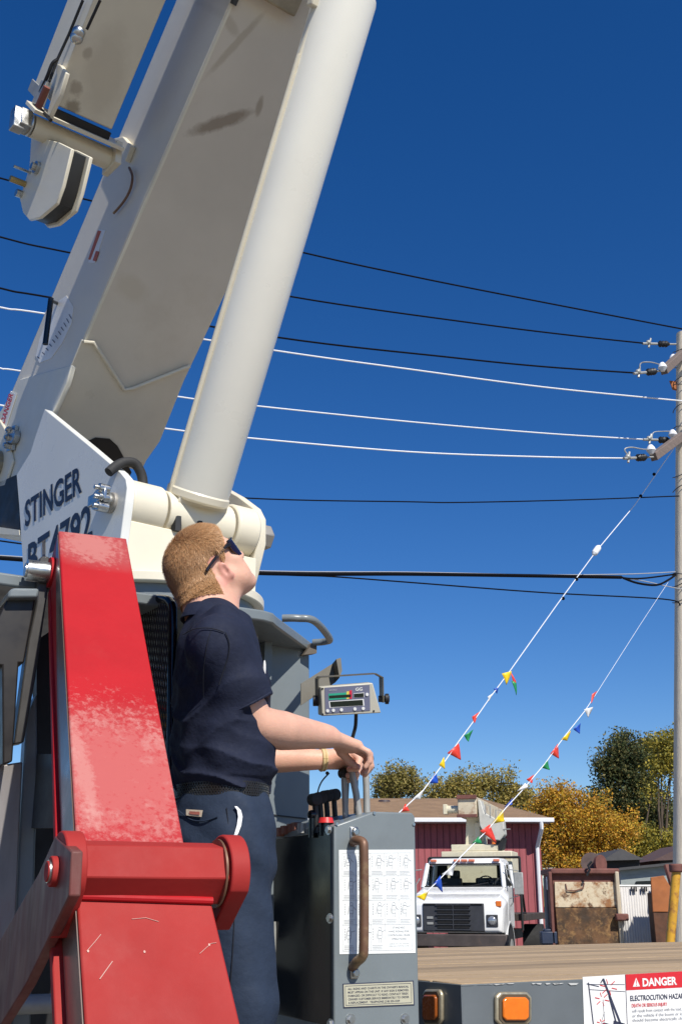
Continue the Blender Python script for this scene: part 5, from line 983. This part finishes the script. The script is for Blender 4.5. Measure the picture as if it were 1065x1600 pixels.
# ================================================================== THE OPERATOR
class SDF:
    """smooth union of simple solids on a grid, meshed with surface nets into one continuous skin"""
    def __init__(s, lo, hi, h):
        s.lo = np.array(lo, float); s.h = h; s.n = np.ceil((np.array(hi)-s.lo)/h).astype(int)+1; s.F = np.full(s.n, .08, np.float32)
    def region(s, lo, hi):
        a = np.clip(np.floor((np.array(lo)-s.lo)/s.h).astype(int), 0, s.n-1); b = np.clip(np.ceil((np.array(hi)-s.lo)/s.h).astype(int)+1, 1, s.n)
        ax = [s.lo[i]+s.h*np.arange(a[i], b[i]) for i in range(3)]
        G = np.stack(np.meshgrid(*ax, indexing='ij'), -1)
        return tuple(slice(a[i], b[i]) for i in range(3)), G
    def put(s, fn, lo, hi, k=.015, sub=False):
        pad = k+.012; sl, G = s.region(np.minimum(lo, hi)-pad, np.maximum(lo, hi)+pad)
        if min(G.shape[:3]) < 1: return
        d = fn(G); f = s.F[sl]
        if sub:
            d = -d; hh = np.clip(.5-.5*(d-f)/k, 0, 1) if k > 0 else (d < f)*1.; s.F[sl] = f*hh+d*(1-hh)+k*hh*(1-hh)
        else:
            hh = np.clip(.5+.5*(d-f)/k, 0, 1); s.F[sl] = d*(1-hh)+f*hh-k*hh*(1-hh)
    def cone(s, a, b, ra, rb, k=.015, sub=False, fr=None):
        """round cone; fr=(origin, axes 3x3 rows, scale) lets the section be elliptic"""
        a, b = np.array(a, float), np.array(b, float); R = max(ra, rb)*1.7
        def fn(G):
            if fr is not None:
                O, Mx, sc = fr; q = ((G-O)@Mx.T)/sc; A_ = ((a-O)@Mx.T)/sc; B_ = ((b-O)@Mx.T)/sc
            else: q, A_, B_ = G, a, b
            ba = B_-A_; t = np.clip(((q-A_)@ba)/(ba@ba+1e-12), 0, 1); r = ra+(rb-ra)*t
            return np.sqrt((((q-A_)-t[..., None]*ba)**2).sum(-1))-r
        s.put(fn, np.minimum(a, b)-R, np.maximum(a, b)+R, k, sub)
    def chain(s, P_, r_, k=.012):
        P_ = [np.array(p, float) for p in P_]; A_ = np.array(P_); R_ = max(r_)
        def fn(G):
            d = None
            for a, b, ra, rb in zip(P_[:-1], P_[1:], r_[:-1], r_[1:]):
                ba = b-a; t = np.clip(((G-a)@ba)/(ba@ba), 0, 1); e = np.sqrt((((G-a)-t[..., None]*ba)**2).sum(-1))-(ra+(rb-ra)*t); d = e if d is None else np.minimum(d, e)
            return d
        s.put(fn, A_.min(0)-R_, A_.max(0)+R_, k)
    def ell(s, c, Mx, rad, k=.012, sub=False):
        c = np.array(c, float); rad = np.array(rad, float)*(HS if Mx is HM else 1); R = rad.max()
        def fn(G):
            q = (G-c)@Mx.T; k0 = np.sqrt(((q/rad)**2).sum(-1)); k1 = np.sqrt(((q/rad**2)**2).sum(-1)); return k0*(k0-1)/np.maximum(k1, 1e-6)
        s.put(fn, c-R, c+R, k, sub)
    def warp(s, fn):
        sl, G = s.region(s.lo, s.lo+s.h*(s.n-1)); s.F += fn(G).astype(np.float32)
    def mesh(s):
        F = s.F; neg = F < 0; n = np.array(F.shape)
        c = np.zeros(n-1, np.int8); off = [(i, j, k) for i in (0, 1) for j in (0, 1) for k in (0, 1)]
        for o in off: c += neg[o[0]:n[0]-1+o[0], o[1]:n[1]-1+o[1], o[2]:n[2]-1+o[2]]
        act = (c > 0) & (c < 8); I = np.argwhere(act); idx = np.full(n-1, -1, np.int64); idx[act] = np.arange(len(I))
        acc = np.zeros((len(I), 3)); cnt = np.zeros(len(I))
        for o in off:
            for ax in range(3):
                if o[ax]: continue
                p = list(o); p[ax] = 1
                va = F[I[:, 0]+o[0], I[:, 1]+o[1], I[:, 2]+o[2]]; vb = F[I[:, 0]+p[0], I[:, 1]+p[1], I[:, 2]+p[2]]
                m = (va < 0) != (vb < 0); t = np.where(m, va/np.where(m, va-vb, 1), 0)
                q = np.array(o, float)[None]+t[:, None]*np.eye(3)[ax]; acc[m] += q[m]; cnt[m] += 1
        Vv = s.lo+s.h*(I+acc/cnt[:, None]); Q = []
        for ax in range(3):
            u, v = [(1, 2), (2, 0), (0, 1)][ax]
            a = [slice(None)]*3; b = [slice(None)]*3; a[ax] = slice(0, -1); b[ax] = slice(1, None)
            ch = np.argwhere(neg[tuple(a)] != neg[tuple(b)]); ch = ch[(ch[:, u] > 0) & (ch[:, v] > 0) & (ch[:, u] < n[u]-1) & (ch[:, v] < n[v]-1)]
            inside = neg[ch[:, 0], ch[:, 1], ch[:, 2]]
            def g(du, dv): q = ch.copy(); q[:, u] -= du; q[:, v] -= dv; return idx[q[:, 0], q[:, 1], q[:, 2]]
            f = np.stack([g(1, 1), g(0, 1), g(0, 0), g(1, 0)], 1); f[~inside] = f[~inside][:, ::-1]; Q.append(f)
        return Vv, np.concatenate(Q)
def smooth_mesh(Vv, Q, it=2, lam=.5):
    E_ = np.concatenate([Q[:, [0, 1]], Q[:, [1, 2]], Q[:, [2, 3]], Q[:, [3, 0]]])
    for _ in range(it):
        for l_ in (lam, -lam*.96):
            a = np.zeros_like(Vv); c = np.zeros(len(Vv)); np.add.at(a, E_[:, 0], Vv[E_[:, 1]]); np.add.at(a, E_[:, 1], Vv[E_[:, 0]]); np.add.at(c, E_[:, 0], 1); np.add.at(c, E_[:, 1], 1)
            Vv = Vv+l_*(a/np.maximum(c, 1)[:, None]-Vv)
    return Vv
def to_obj(name, Vv, Q, m, parent=None, mi=None):
    me = bpy.data.meshes.new(name); me.from_pydata(Vv.tolist(), [], Q.tolist()); o = link(name, me, m, parent, smooth=180)
    if mi is not None: me.polygons.foreach_set('material_index', mi.astype(np.int32))
    return o

SKIN = mat('fair skin', (.66, .375, .27), .5, var=.14, scale=11, bump=.12, bscale=160, spec=.4, stains=[((.62, .27, .21), 14, .5, .75, .4)])
b_ = SKIN.node_tree.nodes['Principled BSDF']; b_.inputs['Subsurface Weight'].default_value = .12; b_.inputs['Subsurface Radius'].default_value = (.012, .005, .003)
SCALP = mat('ginger scalp', (.40, .20, .09), .8, var=.25, scale=60)
NAVY = mat('navy work shirt', (.0145, .0185, .038), .8, var=.15, scale=30, bump=.35, bscale=35, spec=.2)
NAVYT = mat('navy work trousers', (.023, .035, .062), .78, var=.15, scale=25, bump=.35, bscale=28, spec=.2)
MF = V(cos(radians(20)), sin(radians(20)), 0); MR = V(sin(radians(20)), -cos(radians(20)), 0)
YM = 2.92
J = lambda u, v, Y=YM: pY(u, v, Y)
Hc = J(325, 890, 3.03)
fh = nrm(V(.64, .39, .66)); rh = nrm(np.cross(fh, Z)); uh = np.cross(rh, fh); HM = np.stack([rh, fh, uh])      # head axes: right, forward, up
HS = .925
hd_ = lambda x, y, z: Hc+(rh*x+fh*y+uh*z)*HS
nb_ = J(337, 985, 2.95)
shR, elR, wrR = J(340, 1012, 2.77), J(400, 1136, 2.82), J(512, 1151, 3.06)
shL, elL, wrL = J(356, 1008, 3.10), J(398, 1186, 3.16), J(505, 1187, 3.22)
tz_ = lambda u, v: J(u, v)
lat = 1.5
def torso(sd, pts, k):
    O = pts[0][0]
    fr = (O, np.stack([MF, MR, Z]), V(1, lat, 1))
    for (a, ra), (b, rb) in zip(pts[:-1], pts[1:]):
        R = max(ra, rb)*lat+.02; 
        sd.cone(a, b, ra, rb, k, fr=fr)
plat = .85
hipR, hipL = J(345, 1300)+MR*.09, J(345, 1300)-MR*.09
knR, knL = V(*(J(350, 1300)+MR*.10))*V(1, 1, 0)+V(.03, 0, 1.33), V(*(J(350, 1300)-MR*.11))*V(1, 1, 0)+V(.0, 0, 1.33)
akR, akL = knR*V(1, 1, 0)+Z*(plat+.09)-MF*.03, knL*V(1, 1, 0)+Z*(plat+.09)-MF*.02
# ---- body: one continuous skin (head, neck, trunk, arms, hands, legs)
bd = SDF(V(-.75, 2.55, .8), V(.12, 3.5, 2.72), .004)
bd.ell(hd_(0, -.012, .034), HM, (.077, .099, .088), .02)                 # cranium
bd.ell(hd_(0, .02, .055), HM, (.066, .072, .062), .03)
bd.ell(hd_(0, .044, -.03), HM, (.060, .056, .078), .03)                 # face block
for s_ in (-1, 1):
    bd.cone(hd_(s_*.056, .008, -.05), hd_(s_*.022, .078, -.098), .019, .017, .028)   # jaw line
    bd.ell(hd_(s_*.044, .068, -.02), HM, (.024, .022, .02), .02)      # cheek bone
    bd.ell(hd_(s_*.040, .055, -.062), HM, (.026, .032, .034), .025)   # cheek
    bd.cone(hd_(s_*.012, .092, .028), hd_(s_*.05, .078, .03), .011, .012, .014)      # brow
    bd.ell(hd_(s_*.031, .098, .008), HM, (.018, .012, .011), .01, sub=True)          # eye socket
    bd.ell(hd_(s_*.031, .084, .008), HM, (.0125, .0125, .0115), .004)                 # eyeball
    bd.ell(hd_(s_*.011, .108, -.028), HM, (.0085, .010, .0075), .007)                 # nostril wing
bd.cone(hd_(0, .094, .018), hd_(0, .117, -.022), .009, .0115, .012)      # nose
bd.ell(hd_(0, .088, -.098), HM, (.022, .019, .018), .018)               # chin
bd.ell(hd_(0, .060, -.098), HM, (.030, .032, .020), .03)                # under chin
bd.ell(hd_(0, .096, -.055), HM, (.022, .012, .0075), .008); bd.ell(hd_(0, .094, -.067), HM, (.019, .013, .0075), .008)   # lips
bd.ell(hd_(0, .110, -.061), HM, (.022, .010, .0016), .003, sub=True)
bd.cone(hd_(0, -.03, -.035), nb_, .054, .056, .035)                      # neck
bd.cone(hd_(0, -.062, -.012), J(326, 972, 2.98), .050, .058, .03)
bd.cone(hd_(0, .025, -.075), nb_+MF*.030-Z*.015, .030, .028, .035)      # throat
for s_ in (-1, 1):                                                       # ears
    tilt = .25; EM = np.stack([nrm(rh*s_*.92-fh*.42), nrm(fh*cos(tilt)*.92+rh*s_*.42-uh*.0), nrm(uh*cos(tilt)-fh*sin(tilt))])
    c = hd_(s_*.077, .000, -.026)
    bd.ell(c, EM, (.0065, .0155, .0255), .005); bd.ell(c+EM[0]*.0085+EM[1]*.003, EM, (.008, .0085, .0165), .003, sub=True)
    bd.ell(c-EM[2]*.020+EM[1]*.005, EM, (.0055, .0075, .009), .005); bd.ell(c+EM[1]*.010-EM[2]*.003, EM, (.005, .004, .006), .003)
torso(bd, [(tz_(340, 1010), .088), (tz_(345, 1080), .100), (tz_(346, 1160), .100), (tz_(344, 1240), .096), (tz_(346, 1300), .100)], .03)
bd.cone(shR, shL, .055, .055, .04)
# right arm
def mixp(a, b, t): return a*(1-t)+b*t
def arm(sh, el, wr, r0, r1, r2, r3):
    P_ = curve([sh, mixp(sh, el, .5), mixp(sh, el, .9)+Z*.004, mixp(el, wr, .08)+Z*.004, mixp(el, wr, .35), mixp(el, wr, .7), wr], 4); tt = np.linspace(0, 6, len(P_))
    bd.chain(P_, list(np.interp(tt, [0, 1, 2, 3, 4, 5, 6], [r0, r0*.93, r1, r1*1.03, r2, (r2+r3)*.49, r3])))
arm(shR, elR, wrR, .056, .047, .0485, .0305)
arm(shL, elL, wrL, .052, .041, .036, .026)
# hands: palm, four fingers and a thumb closed on the levers
def hand(wr, kn, side, curl, thumb, pw=.036, r0=.0098):
    """wr wrist, kn knuckle centre, side: unit vector from little finger to index finger; curl: list of finger bend points per finger"""
    d = nrm(kn-wr); up_ = nrm(np.cross(side, d)); up_ = up_ if up_[2] > 0 else -up_
    for o_ in (-.75, -.25, .25, .75): bd.cone(wr+side*pw*.5*o_, kn+side*pw*o_, .0185, .0145, .012)
    bd.cone(mixp(wr, kn, .45)-up_*.006+side*pw*.6, mixp(wr, kn, .8)-up_*.006, .018, .015, .012)
    for i, pts in enumerate(curl):
        o_ = (-.98, -.33, .33, .98)[i]; q0 = kn+side*pw*o_-up_*.002; P_ = [q0]+[np.array(p) for p in pts]; r = (r0*.86, r0, r0*1.05, r0)[i]
        bd.ell(q0+up_*.007, np.eye(3), (.009, .009, .008), .008)
        for j in range(len(P_)-1): bd.cone(P_[j], P_[j+1], r*(1.12-.1*j), r*(1.02-.1*j), .0035)
    for j in range(len(thumb)-1): bd.cone(thumb[j], thumb[j+1], (.015, .0125, .011)[j], (.0125, .011, .009)[j], .005)
sdR = nrm(V(-.15, 1, .05))
knR_ = J(556, 1167, 3.165)
fr_ = []
for i, (du, dv, ln) in enumerate(((0, 0, .80), (2, -1, 1.0), (5, -2, 1.05), (8, -3, .98))):
    q = knR_+sdR*.036*(-.98, -.33, .33, .98)[i]
    f1 = q+(V(.034, .008, -.020)*ln); f2 = f1+V(.004, .006, -.030)*ln; f3 = f2+V(-.014, .0, -.018)*ln; fr_.append([f1, f2, f3])
hand(wrR+nrm(knR_-wrR)*.012, knR_, sdR, fr_, [mixp(wrR, knR_, .3)+sdR*.022, mixp(wrR, knR_, .55)+sdR*.045-Z*.022, mixp(wrR, knR_, .85)+sdR*.040-Z*.040, knR_+sdR*.02-Z*.048])
sdL = nrm(V(.1, -.85, .5)); knL_ = J(545, 1186, 3.29)
fl_ = []
for i, ln in enumerate((.82, 1.0, 1.05, .98)):
    q = knL_+sdL*.034*(-.98, -.33, .33, .98)[i]; f1 = q+V(.026, -.004, -.022)*ln; f2 = f1+V(-.008, -.016, -.026)*ln; f3 = f2+V(-.022, -.006, -.004)*ln; fl_.append([f1, f2, f3])
hand(wrL+nrm(knL_-wrL)*.01, knL_, sdL, fl_, [mixp(wrL, knL_, .3)+sdL*.02, mixp(wrL, knL_, .6)+sdL*.038-Z*.012, mixp(wrL, knL_, .95)+sdL*.036-Z*.03, knL_+sdL*.02-Z*.036])
for (h_, k_, a_) in ((hipR, knR, akR), (hipL, knL, akL)):
    bd.cone(h_, k_, .085, .055, .03); bd.cone(k_, mixp(k_, a_, .35), .052, .056, .02); bd.cone(mixp(k_, a_, .35), a_, .056, .04, .02); bd.cone(a_-Z*.04, a_-Z*.055+MF*.15, .035, .025, .02)
Vb, Qb = bd.mesh(); Vb = smooth_mesh(Vb, Qb, 2)
loc = (Vb-Hc)@HM.T/HS; lx, ly, lz = loc.T
def hairline(y): return np.where(y > .045, .022+(y-.045)*1.15, np.where(y > .014, -.022+(y-.014)*1.42, np.where(y > -.030, .022-np.abs(y+.004)*.3, -.105+np.maximum(0, y+.070)*1.9)))
hz = (lz > hairline(ly)) & (np.linalg.norm(loc-V(0, -.01, .02), axis=1) < .15) & ~((np.abs(lx) > .0775) & (ly < .02) & (ly > -.035) & (lz < .03))
hz &= lz > -.125
fz = hz[Qb].all(1).astype(np.int32); hz2 = hz & ((lz > hairline(ly)+.005) | (ly < -.06))
earz = (np.abs(lx) > .074) & (ly > -.04) & (ly < .03) & (lz > -.065) & (lz < .03)
fz[earz[Qb].all(1)] = 2; fz_hair = fz == 1; fz[fz_hair & ~hz2[Qb].all(1)] = 0
person = to_obj('person', Vb, Qb, [SKIN, SCALP, mat('flushed ear skin', (.64, .30, .23), .5, var=.1, scale=30)], None, fz)
tag(person, 'man in navy work shirt and trousers with sunglasses looking up while gripping the crane levers', 'person')
# ---- hair: short ginger strands
nv = np.zeros_like(Vb); e1 = Vb[Qb[:, 2]]-Vb[Qb[:, 0]]; e2 = Vb[Qb[:, 3]]-Vb[Qb[:, 1]]; fn_ = np.cross(e1, e2)
for j in range(4): np.add.at(nv, Qb[:, j], fn_)
nv /= np.linalg.norm(nv, axis=1)[:, None]+1e-9
fc = Qb[fz_hair]; areas = np.linalg.norm(np.cross(Vb[fc[:, 2]]-Vb[fc[:, 0]], Vb[fc[:, 3]]-Vb[fc[:, 1]]), axis=1); NS = 70000
pick = RNG.choice(len(fc), NS, p=areas/areas.sum()); uvw = RNG.random((NS, 2)); q = fc[pick]
bil = lambda A_: (A_[q[:, 0]]*((1-uvw[:, 0])*(1-uvw[:, 1]))[:, None]+A_[q[:, 1]]*(uvw[:, 0]*(1-uvw[:, 1]))[:, None]+A_[q[:, 2]]*(uvw[:, 0]*uvw[:, 1])[:, None]+A_[q[:, 3]]*((1-uvw[:, 0])*uvw[:, 1])[:, None])
root_ = bil(Vb); nn = bil(nv); nn /= np.linalg.norm(nn, axis=1)[:, None]
rl = (root_-Hc)@HM.T/HS
fb = np.clip((rl[:, 1:2]+rl[:, 2:3]-.04)/.10, 0, 1); flow = fb*(fh*.9+rh*.25)[None]+(1-fb)*(-uh*.75-fh*.45)[None]
flow = flow+RNG.normal(size=(NS, 3))*.20; flow -= nn*(flow*nn).sum(1)[:, None]; flow /= np.linalg.norm(flow, axis=1)[:, None]+1e-9
low_ = np.where(rl[:, 2] < -.03, .55, 1.)
edge = low_*np.clip((rl[:, 2]-hairline(rl[:, 1]))/.05, .25, 1)
ln = (.017+.010*RNG.random(NS))*np.where(RNG.random(NS) < np.clip((rl[:, 2]-hairline(rl[:, 1]))/.012, .2, 1), 1, .25)*edge*(.75+.25*(rl[:, 2] > 0))
c1 = root_+nn*(ln*.34)[:, None]+flow*(ln*.33)[:, None]; c2 = root_+nn*(ln*.50)[:, None]+flow*(ln*.86)[:, None]
sd2 = np.cross(nn, RNG.normal(size=(NS, 3))); sd2 /= np.linalg.norm(sd2, axis=1)[:, None]; wv = (.00045+.0003*RNG.random(NS))[:, None]
pv = np.stack([root_-sd2*wv, root_+sd2*wv, c1+sd2*wv*.8, c1-sd2*wv*.8, c2], 1).reshape(-1, 3); base_ = np.arange(NS)[:, None]*5
fq = (base_+np.array([[0, 1, 2, 3]])).tolist(); ft = (base_+np.array([[3, 2, 4]])).tolist()
me = bpy.data.meshes.new('hair'); me.from_pydata(pv.tolist(), [], fq+ft)
HAIR = leafmat('ginger hair', [(.29, .14, .06), (.43, .225, .10), (.54, .30, .14), (.47, .255, .115), (.65, .41, .22)], .45)
link('hair', me, HAIR, person, smooth=0)
# ---- shirt
def onbody(u, v, Vv, off=.002):
    d = nrm(ray(u, v)); q = Vv-CC; t = q@d; dist = np.linalg.norm(q-t[:, None]*d, axis=1); k = np.where(dist < .008)[0]; return CC+d*(t[k].min()-off) if len(k) else J(u, v)
sh2 = SDF(V(-.75, 2.5, 1.75), V(.1, 3.5, 2.52), .0042)
hmR = mixp(shR, elR, .80)
sh2.cone(shR, mixp(shR, elR, .5), .070, .073, .03); sh2.cone(mixp(shR, elR, .5), hmR, .073, .071, .012)
hmL = mixp(shL, elL, .62); sh2.cone(shL, hmL, .066, .068, .03)
# open sleeve ends: cut flat, then hollow
for (a, b, hm) in ((shR, elR, hmR), (shL, elL, hmL)):
    ax = nrm(b-a); c0 = hm-ax*.012
    def half(G, c0=c0, ax=ax): 
        q = G-c0; t = q@ax; rad = np.sqrt(np.maximum((q**2).sum(-1)-t*t, 0)); return np.maximum(-t, rad-.11)
    sh2.put(half, c0-.12, c0+.12, .003, sub=True)
    sh2.cone(hm-ax*.07, hm+ax*.06, .056, .0655, .004, sub=True)
torso(sh2, [(tz_(340, 1020), .098), (tz_(345, 1080), .112), (tz_(346, 1150), .117), (tz_(348, 1205), .119), (tz_(345, 1233), .108)], .03)
sh2.cone(nb_+Z*.014, J(338, 1030, 2.93), .072, .088, .05)
cp_ = onbody(346, 960, Vb, 0); dp_ = nrm(ray(346, 960)); sh2.ell(cp_+dp_*.022, np.eye(3), (.035, .030, .024), .03)
sh2.cone(shR+Z*.004, shL+Z*.004, .062, .062, .05)
zw0, zw1 = J(345, 1236)[2], J(345, 1010)[2]
def below(G): return G[..., 2]-(zw0-.004)
sh2.put(below, V(-.75, 2.5, 1.7), V(.1, 3.5, zw0+.01), .004, sub=True)
def folds(G):
    a = (G-J(345, 1100))@MF; b = (G-J(345, 1100))@MR; z = G[..., 2]-zw0
    low = np.exp(-(z/.085)**2); mid = np.exp(-((z-.17)/.11)**2)
    w1 = np.sin(z*95+b*16+7*np.sin(a*11+1)+2.2*np.sin(b*23)); w2 = np.sin(z*62-a*30+3*np.sin(b*14)); rg = lambda x: 1-2*np.abs(np.sin(x*.5))**.7
    w1 = rg(z*105+b*20+6*np.sin(a*11+1)+2.5*np.sin(b*23)); w2 = rg(z*75-a*38+3*np.sin(b*14)+np.sin(a*31))
    w3 = np.sin(b*60+a*25+4*np.sin(z*14)+2)
    return -(.0068*low*w1+.004*mid*w2*np.clip(.6-a*4, 0, 1.4)+.0022*w3*(z > .02))
sh2.warp(folds)
Vs, Qs = sh2.mesh(); Vs = smooth_mesh(Vs, Qs, 1); shirt = to_obj('shirt', Vs, Qs, NAVY, person)
# sleeve hem, yoke seam, collar
ax = nrm(elR-shR); c0 = hmR-ax*.017; e1_ = nrm(np.cross(ax, Z)); e2_ = np.cross(ax, e1_)
m = MB(); 
def ringat(c, r): return [c+r*(e1_*cos(t)+e2_*sin(t)) for t in np.linspace(0, 2*pi, 36)]
m.tube(ringat(c0, .0705), .0035, 6); m.build('sleeve_hem', NAVY, shirt)
cc_ = J(339, 966, 2.965)
def collar_pt(th, r, z): return cc_+MF*r*cos(th)*1.05+MR*r*sin(th)+Z*z
m = MB(); n_ = 40; rows = []
for (r, z, tipz) in ((.066, .008, 0), (.070, .022, 0), (.078, .018, -.004), (.092, -.018, -.018), (.090, -.020, -.018), (.074, .010, -.004)):
    row = []
    for i in range(n_+1):
        th = -pi+.0+2*pi*i/n_; th = .16+(2*pi-.32)*i/n_; fz_ = max(0, cos(th))**3
        row.append(collar_pt(th, r*(1+.12*fz_), z+tipz*fz_*1.2-.012*cos(th)))
    rows.append(m._a(row))
for a, b in zip(rows, rows[1:]+rows[:1]):
    for i in range(n_): m.f.append([a+i, a+i+1, b+i+1, b+i])
m.build('collar', NAVY, shirt, smooth=50)
# name patch on the chest (only its edge shows)
m = MB(); c = J(413, 1045, 2.80); m.ell(c, nrm(V(.3, -1, 0))*.004, nrm(V(1, .3, 0))*.004, Z*.022, 6); m.build('chest_patch', mat('patch', (.7, .68, .66), .6), shirt)
# ---- trousers
tr_ = SDF(V(-.75, 2.5, .84), V(.1, 3.5, 1.92), .006)
torso(tr_, [(tz_(343, 1243), .104), (tz_(346, 1275), .112), (tz_(347, 1325), .116), (tz_(349, 1365), .112)], .03)
for (h_, k_, a_) in ((hipR, knR, akR), (hipL, knL, akL)): tr_.cone(h_-Z*.03, k_, .098, .076, .025); tr_.cone(k_, a_+Z*.0, .076, .068, .02)
tr_.ell(J(310, 1310)+MR*.05, np.stack([MF, MR, Z]), (.085, .085, .095), .04)
tr_.put(lambda G: (zw0-.008)-G[..., 2], V(-.75, 2.5, zw0-.02), V(.1, 3.5, 1.95), .003, sub=True)
def tfold(G):
    a = (G-J(345, 1300))@MF; b = (G-J(345, 1300))@MR; z = G[..., 2]-1.3
    return -(.003*np.sin(a*40+z*18+3*np.sin(b*18))+.0035*np.exp(-((z-.35)/.12)**2)*np.sin(z*60+a*45+b*20))
tr_.warp(tfold)
Vt, Qt = tr_.mesh(); Vt = smooth_mesh(Vt, Qt, 1); trs = to_obj('trousers', Vt, Qt, NAVYT, person)
q = [onbody(u, v, Vt) for u, v in ((291, 1264.5), (317, 1266), (315, 1276.5), (291, 1274))]; m = MB(); m.prism(q, -nrm(np.cross(q[1]-q[0], q[3]-q[0]))*.001 if 0 else V(0, -.0012, 0)); pk = m.build('pocket_label', mat('tan label', (.58, .48, .36), .6, var=.2, scale=120), trs)
m = MB(); m.prism([onbody(u, v, Vt, .0045) for u, v in ((296, 1267.5), (312, 1268.5), (312, 1273), (296, 1272))], V(0, -.0008, 0)); m.build('label_print', mat('label red', (.45, .14, .10), .6), pk, smooth=0)
m = MB(); m.tube(curve([onbody(u, v, Vt, .001) for u, v in ((278, 1266), (300, 1281), (322, 1282), (340, 1276))]), .0016, 5); m.build('pocket_seam', NAVYT, trs)
# rag end hanging out of the front pocket
q = [onbody(u, v, Vt, .004) for u, v in ((368, 1260), (373, 1266), (375, 1276), (373, 1290), (369, 1302), (365, 1311))]
m = MB()
for i in range(len(q)-1): w0_, w1_ = .003+.0022*sin(pi*i/5), .003+.0022*sin(pi*(i+1)/5); m.prism([q[i]-MF*w0_, q[i]+MF*w0_, q[i+1]+MF*w1_, q[i+1]-MF*w1_], MR*.003)
m.build('white_rag', TRIM, trs)
def seam(px, Vv, par, mt, r=.0013, off=.0012): m = MB(); m.tube(curve([onbody(u, v, Vv, off) for u, v in px]), r, 5); m.build('seam', mt, par)
SEAM = mat('seam thread', (.006, .008, .016), .9)
seam([(286, 992), (300, 984), (318, 981), (336, 983), (350, 988)], Vs, shirt, SEAM)
seam([(352, 988), (358, 1004), (357, 1024), (350, 1046), (342, 1070)], Vs, shirt, SEAM)
seam([(330, 985), (323, 1010), (318, 1050), (318, 1090)], Vs, shirt, SEAM, .0009)
seam([(354, 1262), (360, 1320), (366, 1400), (364, 1480), (356, 1590)], Vt, trs, SEAM)
seam([(372, 1262), (377, 1275), (376, 1292), (368, 1312), (358, 1322)], Vt, trs, SEAM)
# belt
bc_ = tz_(344, 1240)
m = MB(); n_ = 90
for (rr, z0, z1) in ((.1125, -.017, .017),):
    ring0 = []
    for i in range(n_): th = 2*pi*i/n_; p = bc_+MF*rr*cos(th)+MR*rr*lat*sin(th); ring0.append(p)
    for i in range(n_):
        p, q_ = ring0[i], ring0[(i+1) % n_]; o_ = nrm(p-bc_); m.prism([p+Z*z0, q_+Z*z0, q_+Z*z1, p+Z*z1], -o_*.006)
belt = m.build('belt', mat('black leather', (.015, .013, .012), .4, var=.3, scale=80), person)
m = MB()
for s_ in (-1, 1):
    for k in (-1, 0, 1):
        P_ = []
        for i in range(260): th = 2*pi*i/260; zz = .011*k+.0055*s_*sin(i*1.3); P_.append(bc_+(MF*cos(th)+MR*lat*sin(th))*.1135+Z*zz)
        m.tube(P_, .0026, 5)
m.build('braid', bpy.data.materials['black leather'], belt)
for uu in (283, 332, 400):
    c = onbody(uu, 1241, np.array(ring0), 0); m = MB(); o_ = nrm((c-bc_)*V(1, 1, 0)); m.obox(c+o_*.006, nrm(np.cross(o_, Z))*.006, o_*.003, Z*.026); m.build('belt_loop', NAVYT, trs, bevel=.001)
# shoes
for a_ in (akR, akL):
    m = MB(); m.ell(a_-Z*.055+MF*.07, MF*.145, MR*.05, Z*.05, 10); m.ell(a_-Z*.01, MF*.055, MR*.048, Z*.06, 8); m.build('shoe', BLACK, person)
# sunglasses
GLS = mat('smoked lens', (.012, .006, .012), .06, var=.1, spec=.8, rvar=.02); FRM = mat('black frame', (.012, .011, .014), .22, var=.1)
def gl(phi, z, r=0): return hd_((.079+r)*sin(phi)*1.03, .028+(.086+r)*cos(phi), z)
m = MB()
for s_ in (-1, 1):
    top_, bot_ = [], []
    for i in range(13):
        ph = s_*(.12+1.02*i/12); f_ = i/12; top_.append((ph, .038-.004*f_)); bot_.append((ph, -.004-.012*min(1, f_*5)-.004*sin(pi*f_)+.022*max(0, f_-.86)/.14+(.012 if i == 0 else 0)))
    for i in range(12):
        q = [gl(*top_[i]), gl(*top_[i+1]), gl(*bot_[i+1]), gl(*bot_[i])]; m.hull(q, [gl(*top_[i], -.003), gl(*top_[i+1], -.003), gl(*bot_[i+1], -.003), gl(*bot_[i], -.003)])
sg_ = m.build('sunglasses', GLS, person, smooth=60)
m = MB()
for s_ in (-1, 1):
    m.tube(curve([gl(s_*1.10, .026), hd_(s_*.080, .045, .028), hd_(s_*.0825, .012, .022), hd_(s_*.087, -.022, .016), hd_(s_*.088, -.055, .006)]), [.0055]*8+[.0045]*16+[.004]*9, 8)
m.tube([gl(p, .037) for p in np.linspace(-1.12, 1.12, 21)], .003, 6); m.build('frame', FRM, sg_)
# wrist band
wd2 = nrm(wrL-elL); c = mixp(elL, wrL, .97); e1_ = nrm(np.cross(wd2, Z)); e2_ = np.cross(wd2, e1_)
m = MB(); m.tube([c+.0285*(e1_*cos(t)+e2_*sin(t)) for t in np.linspace(0, 2*pi, 32)], .0045, 8); m.tube([c+wd2*.008+.0285*(e1_*cos(t)+e2_*sin(t)) for t in np.linspace(0, 2*pi, 32)], .0035, 8); m.build('wrist_band', mat('tan band', (.62, .48, .25), .5), person)
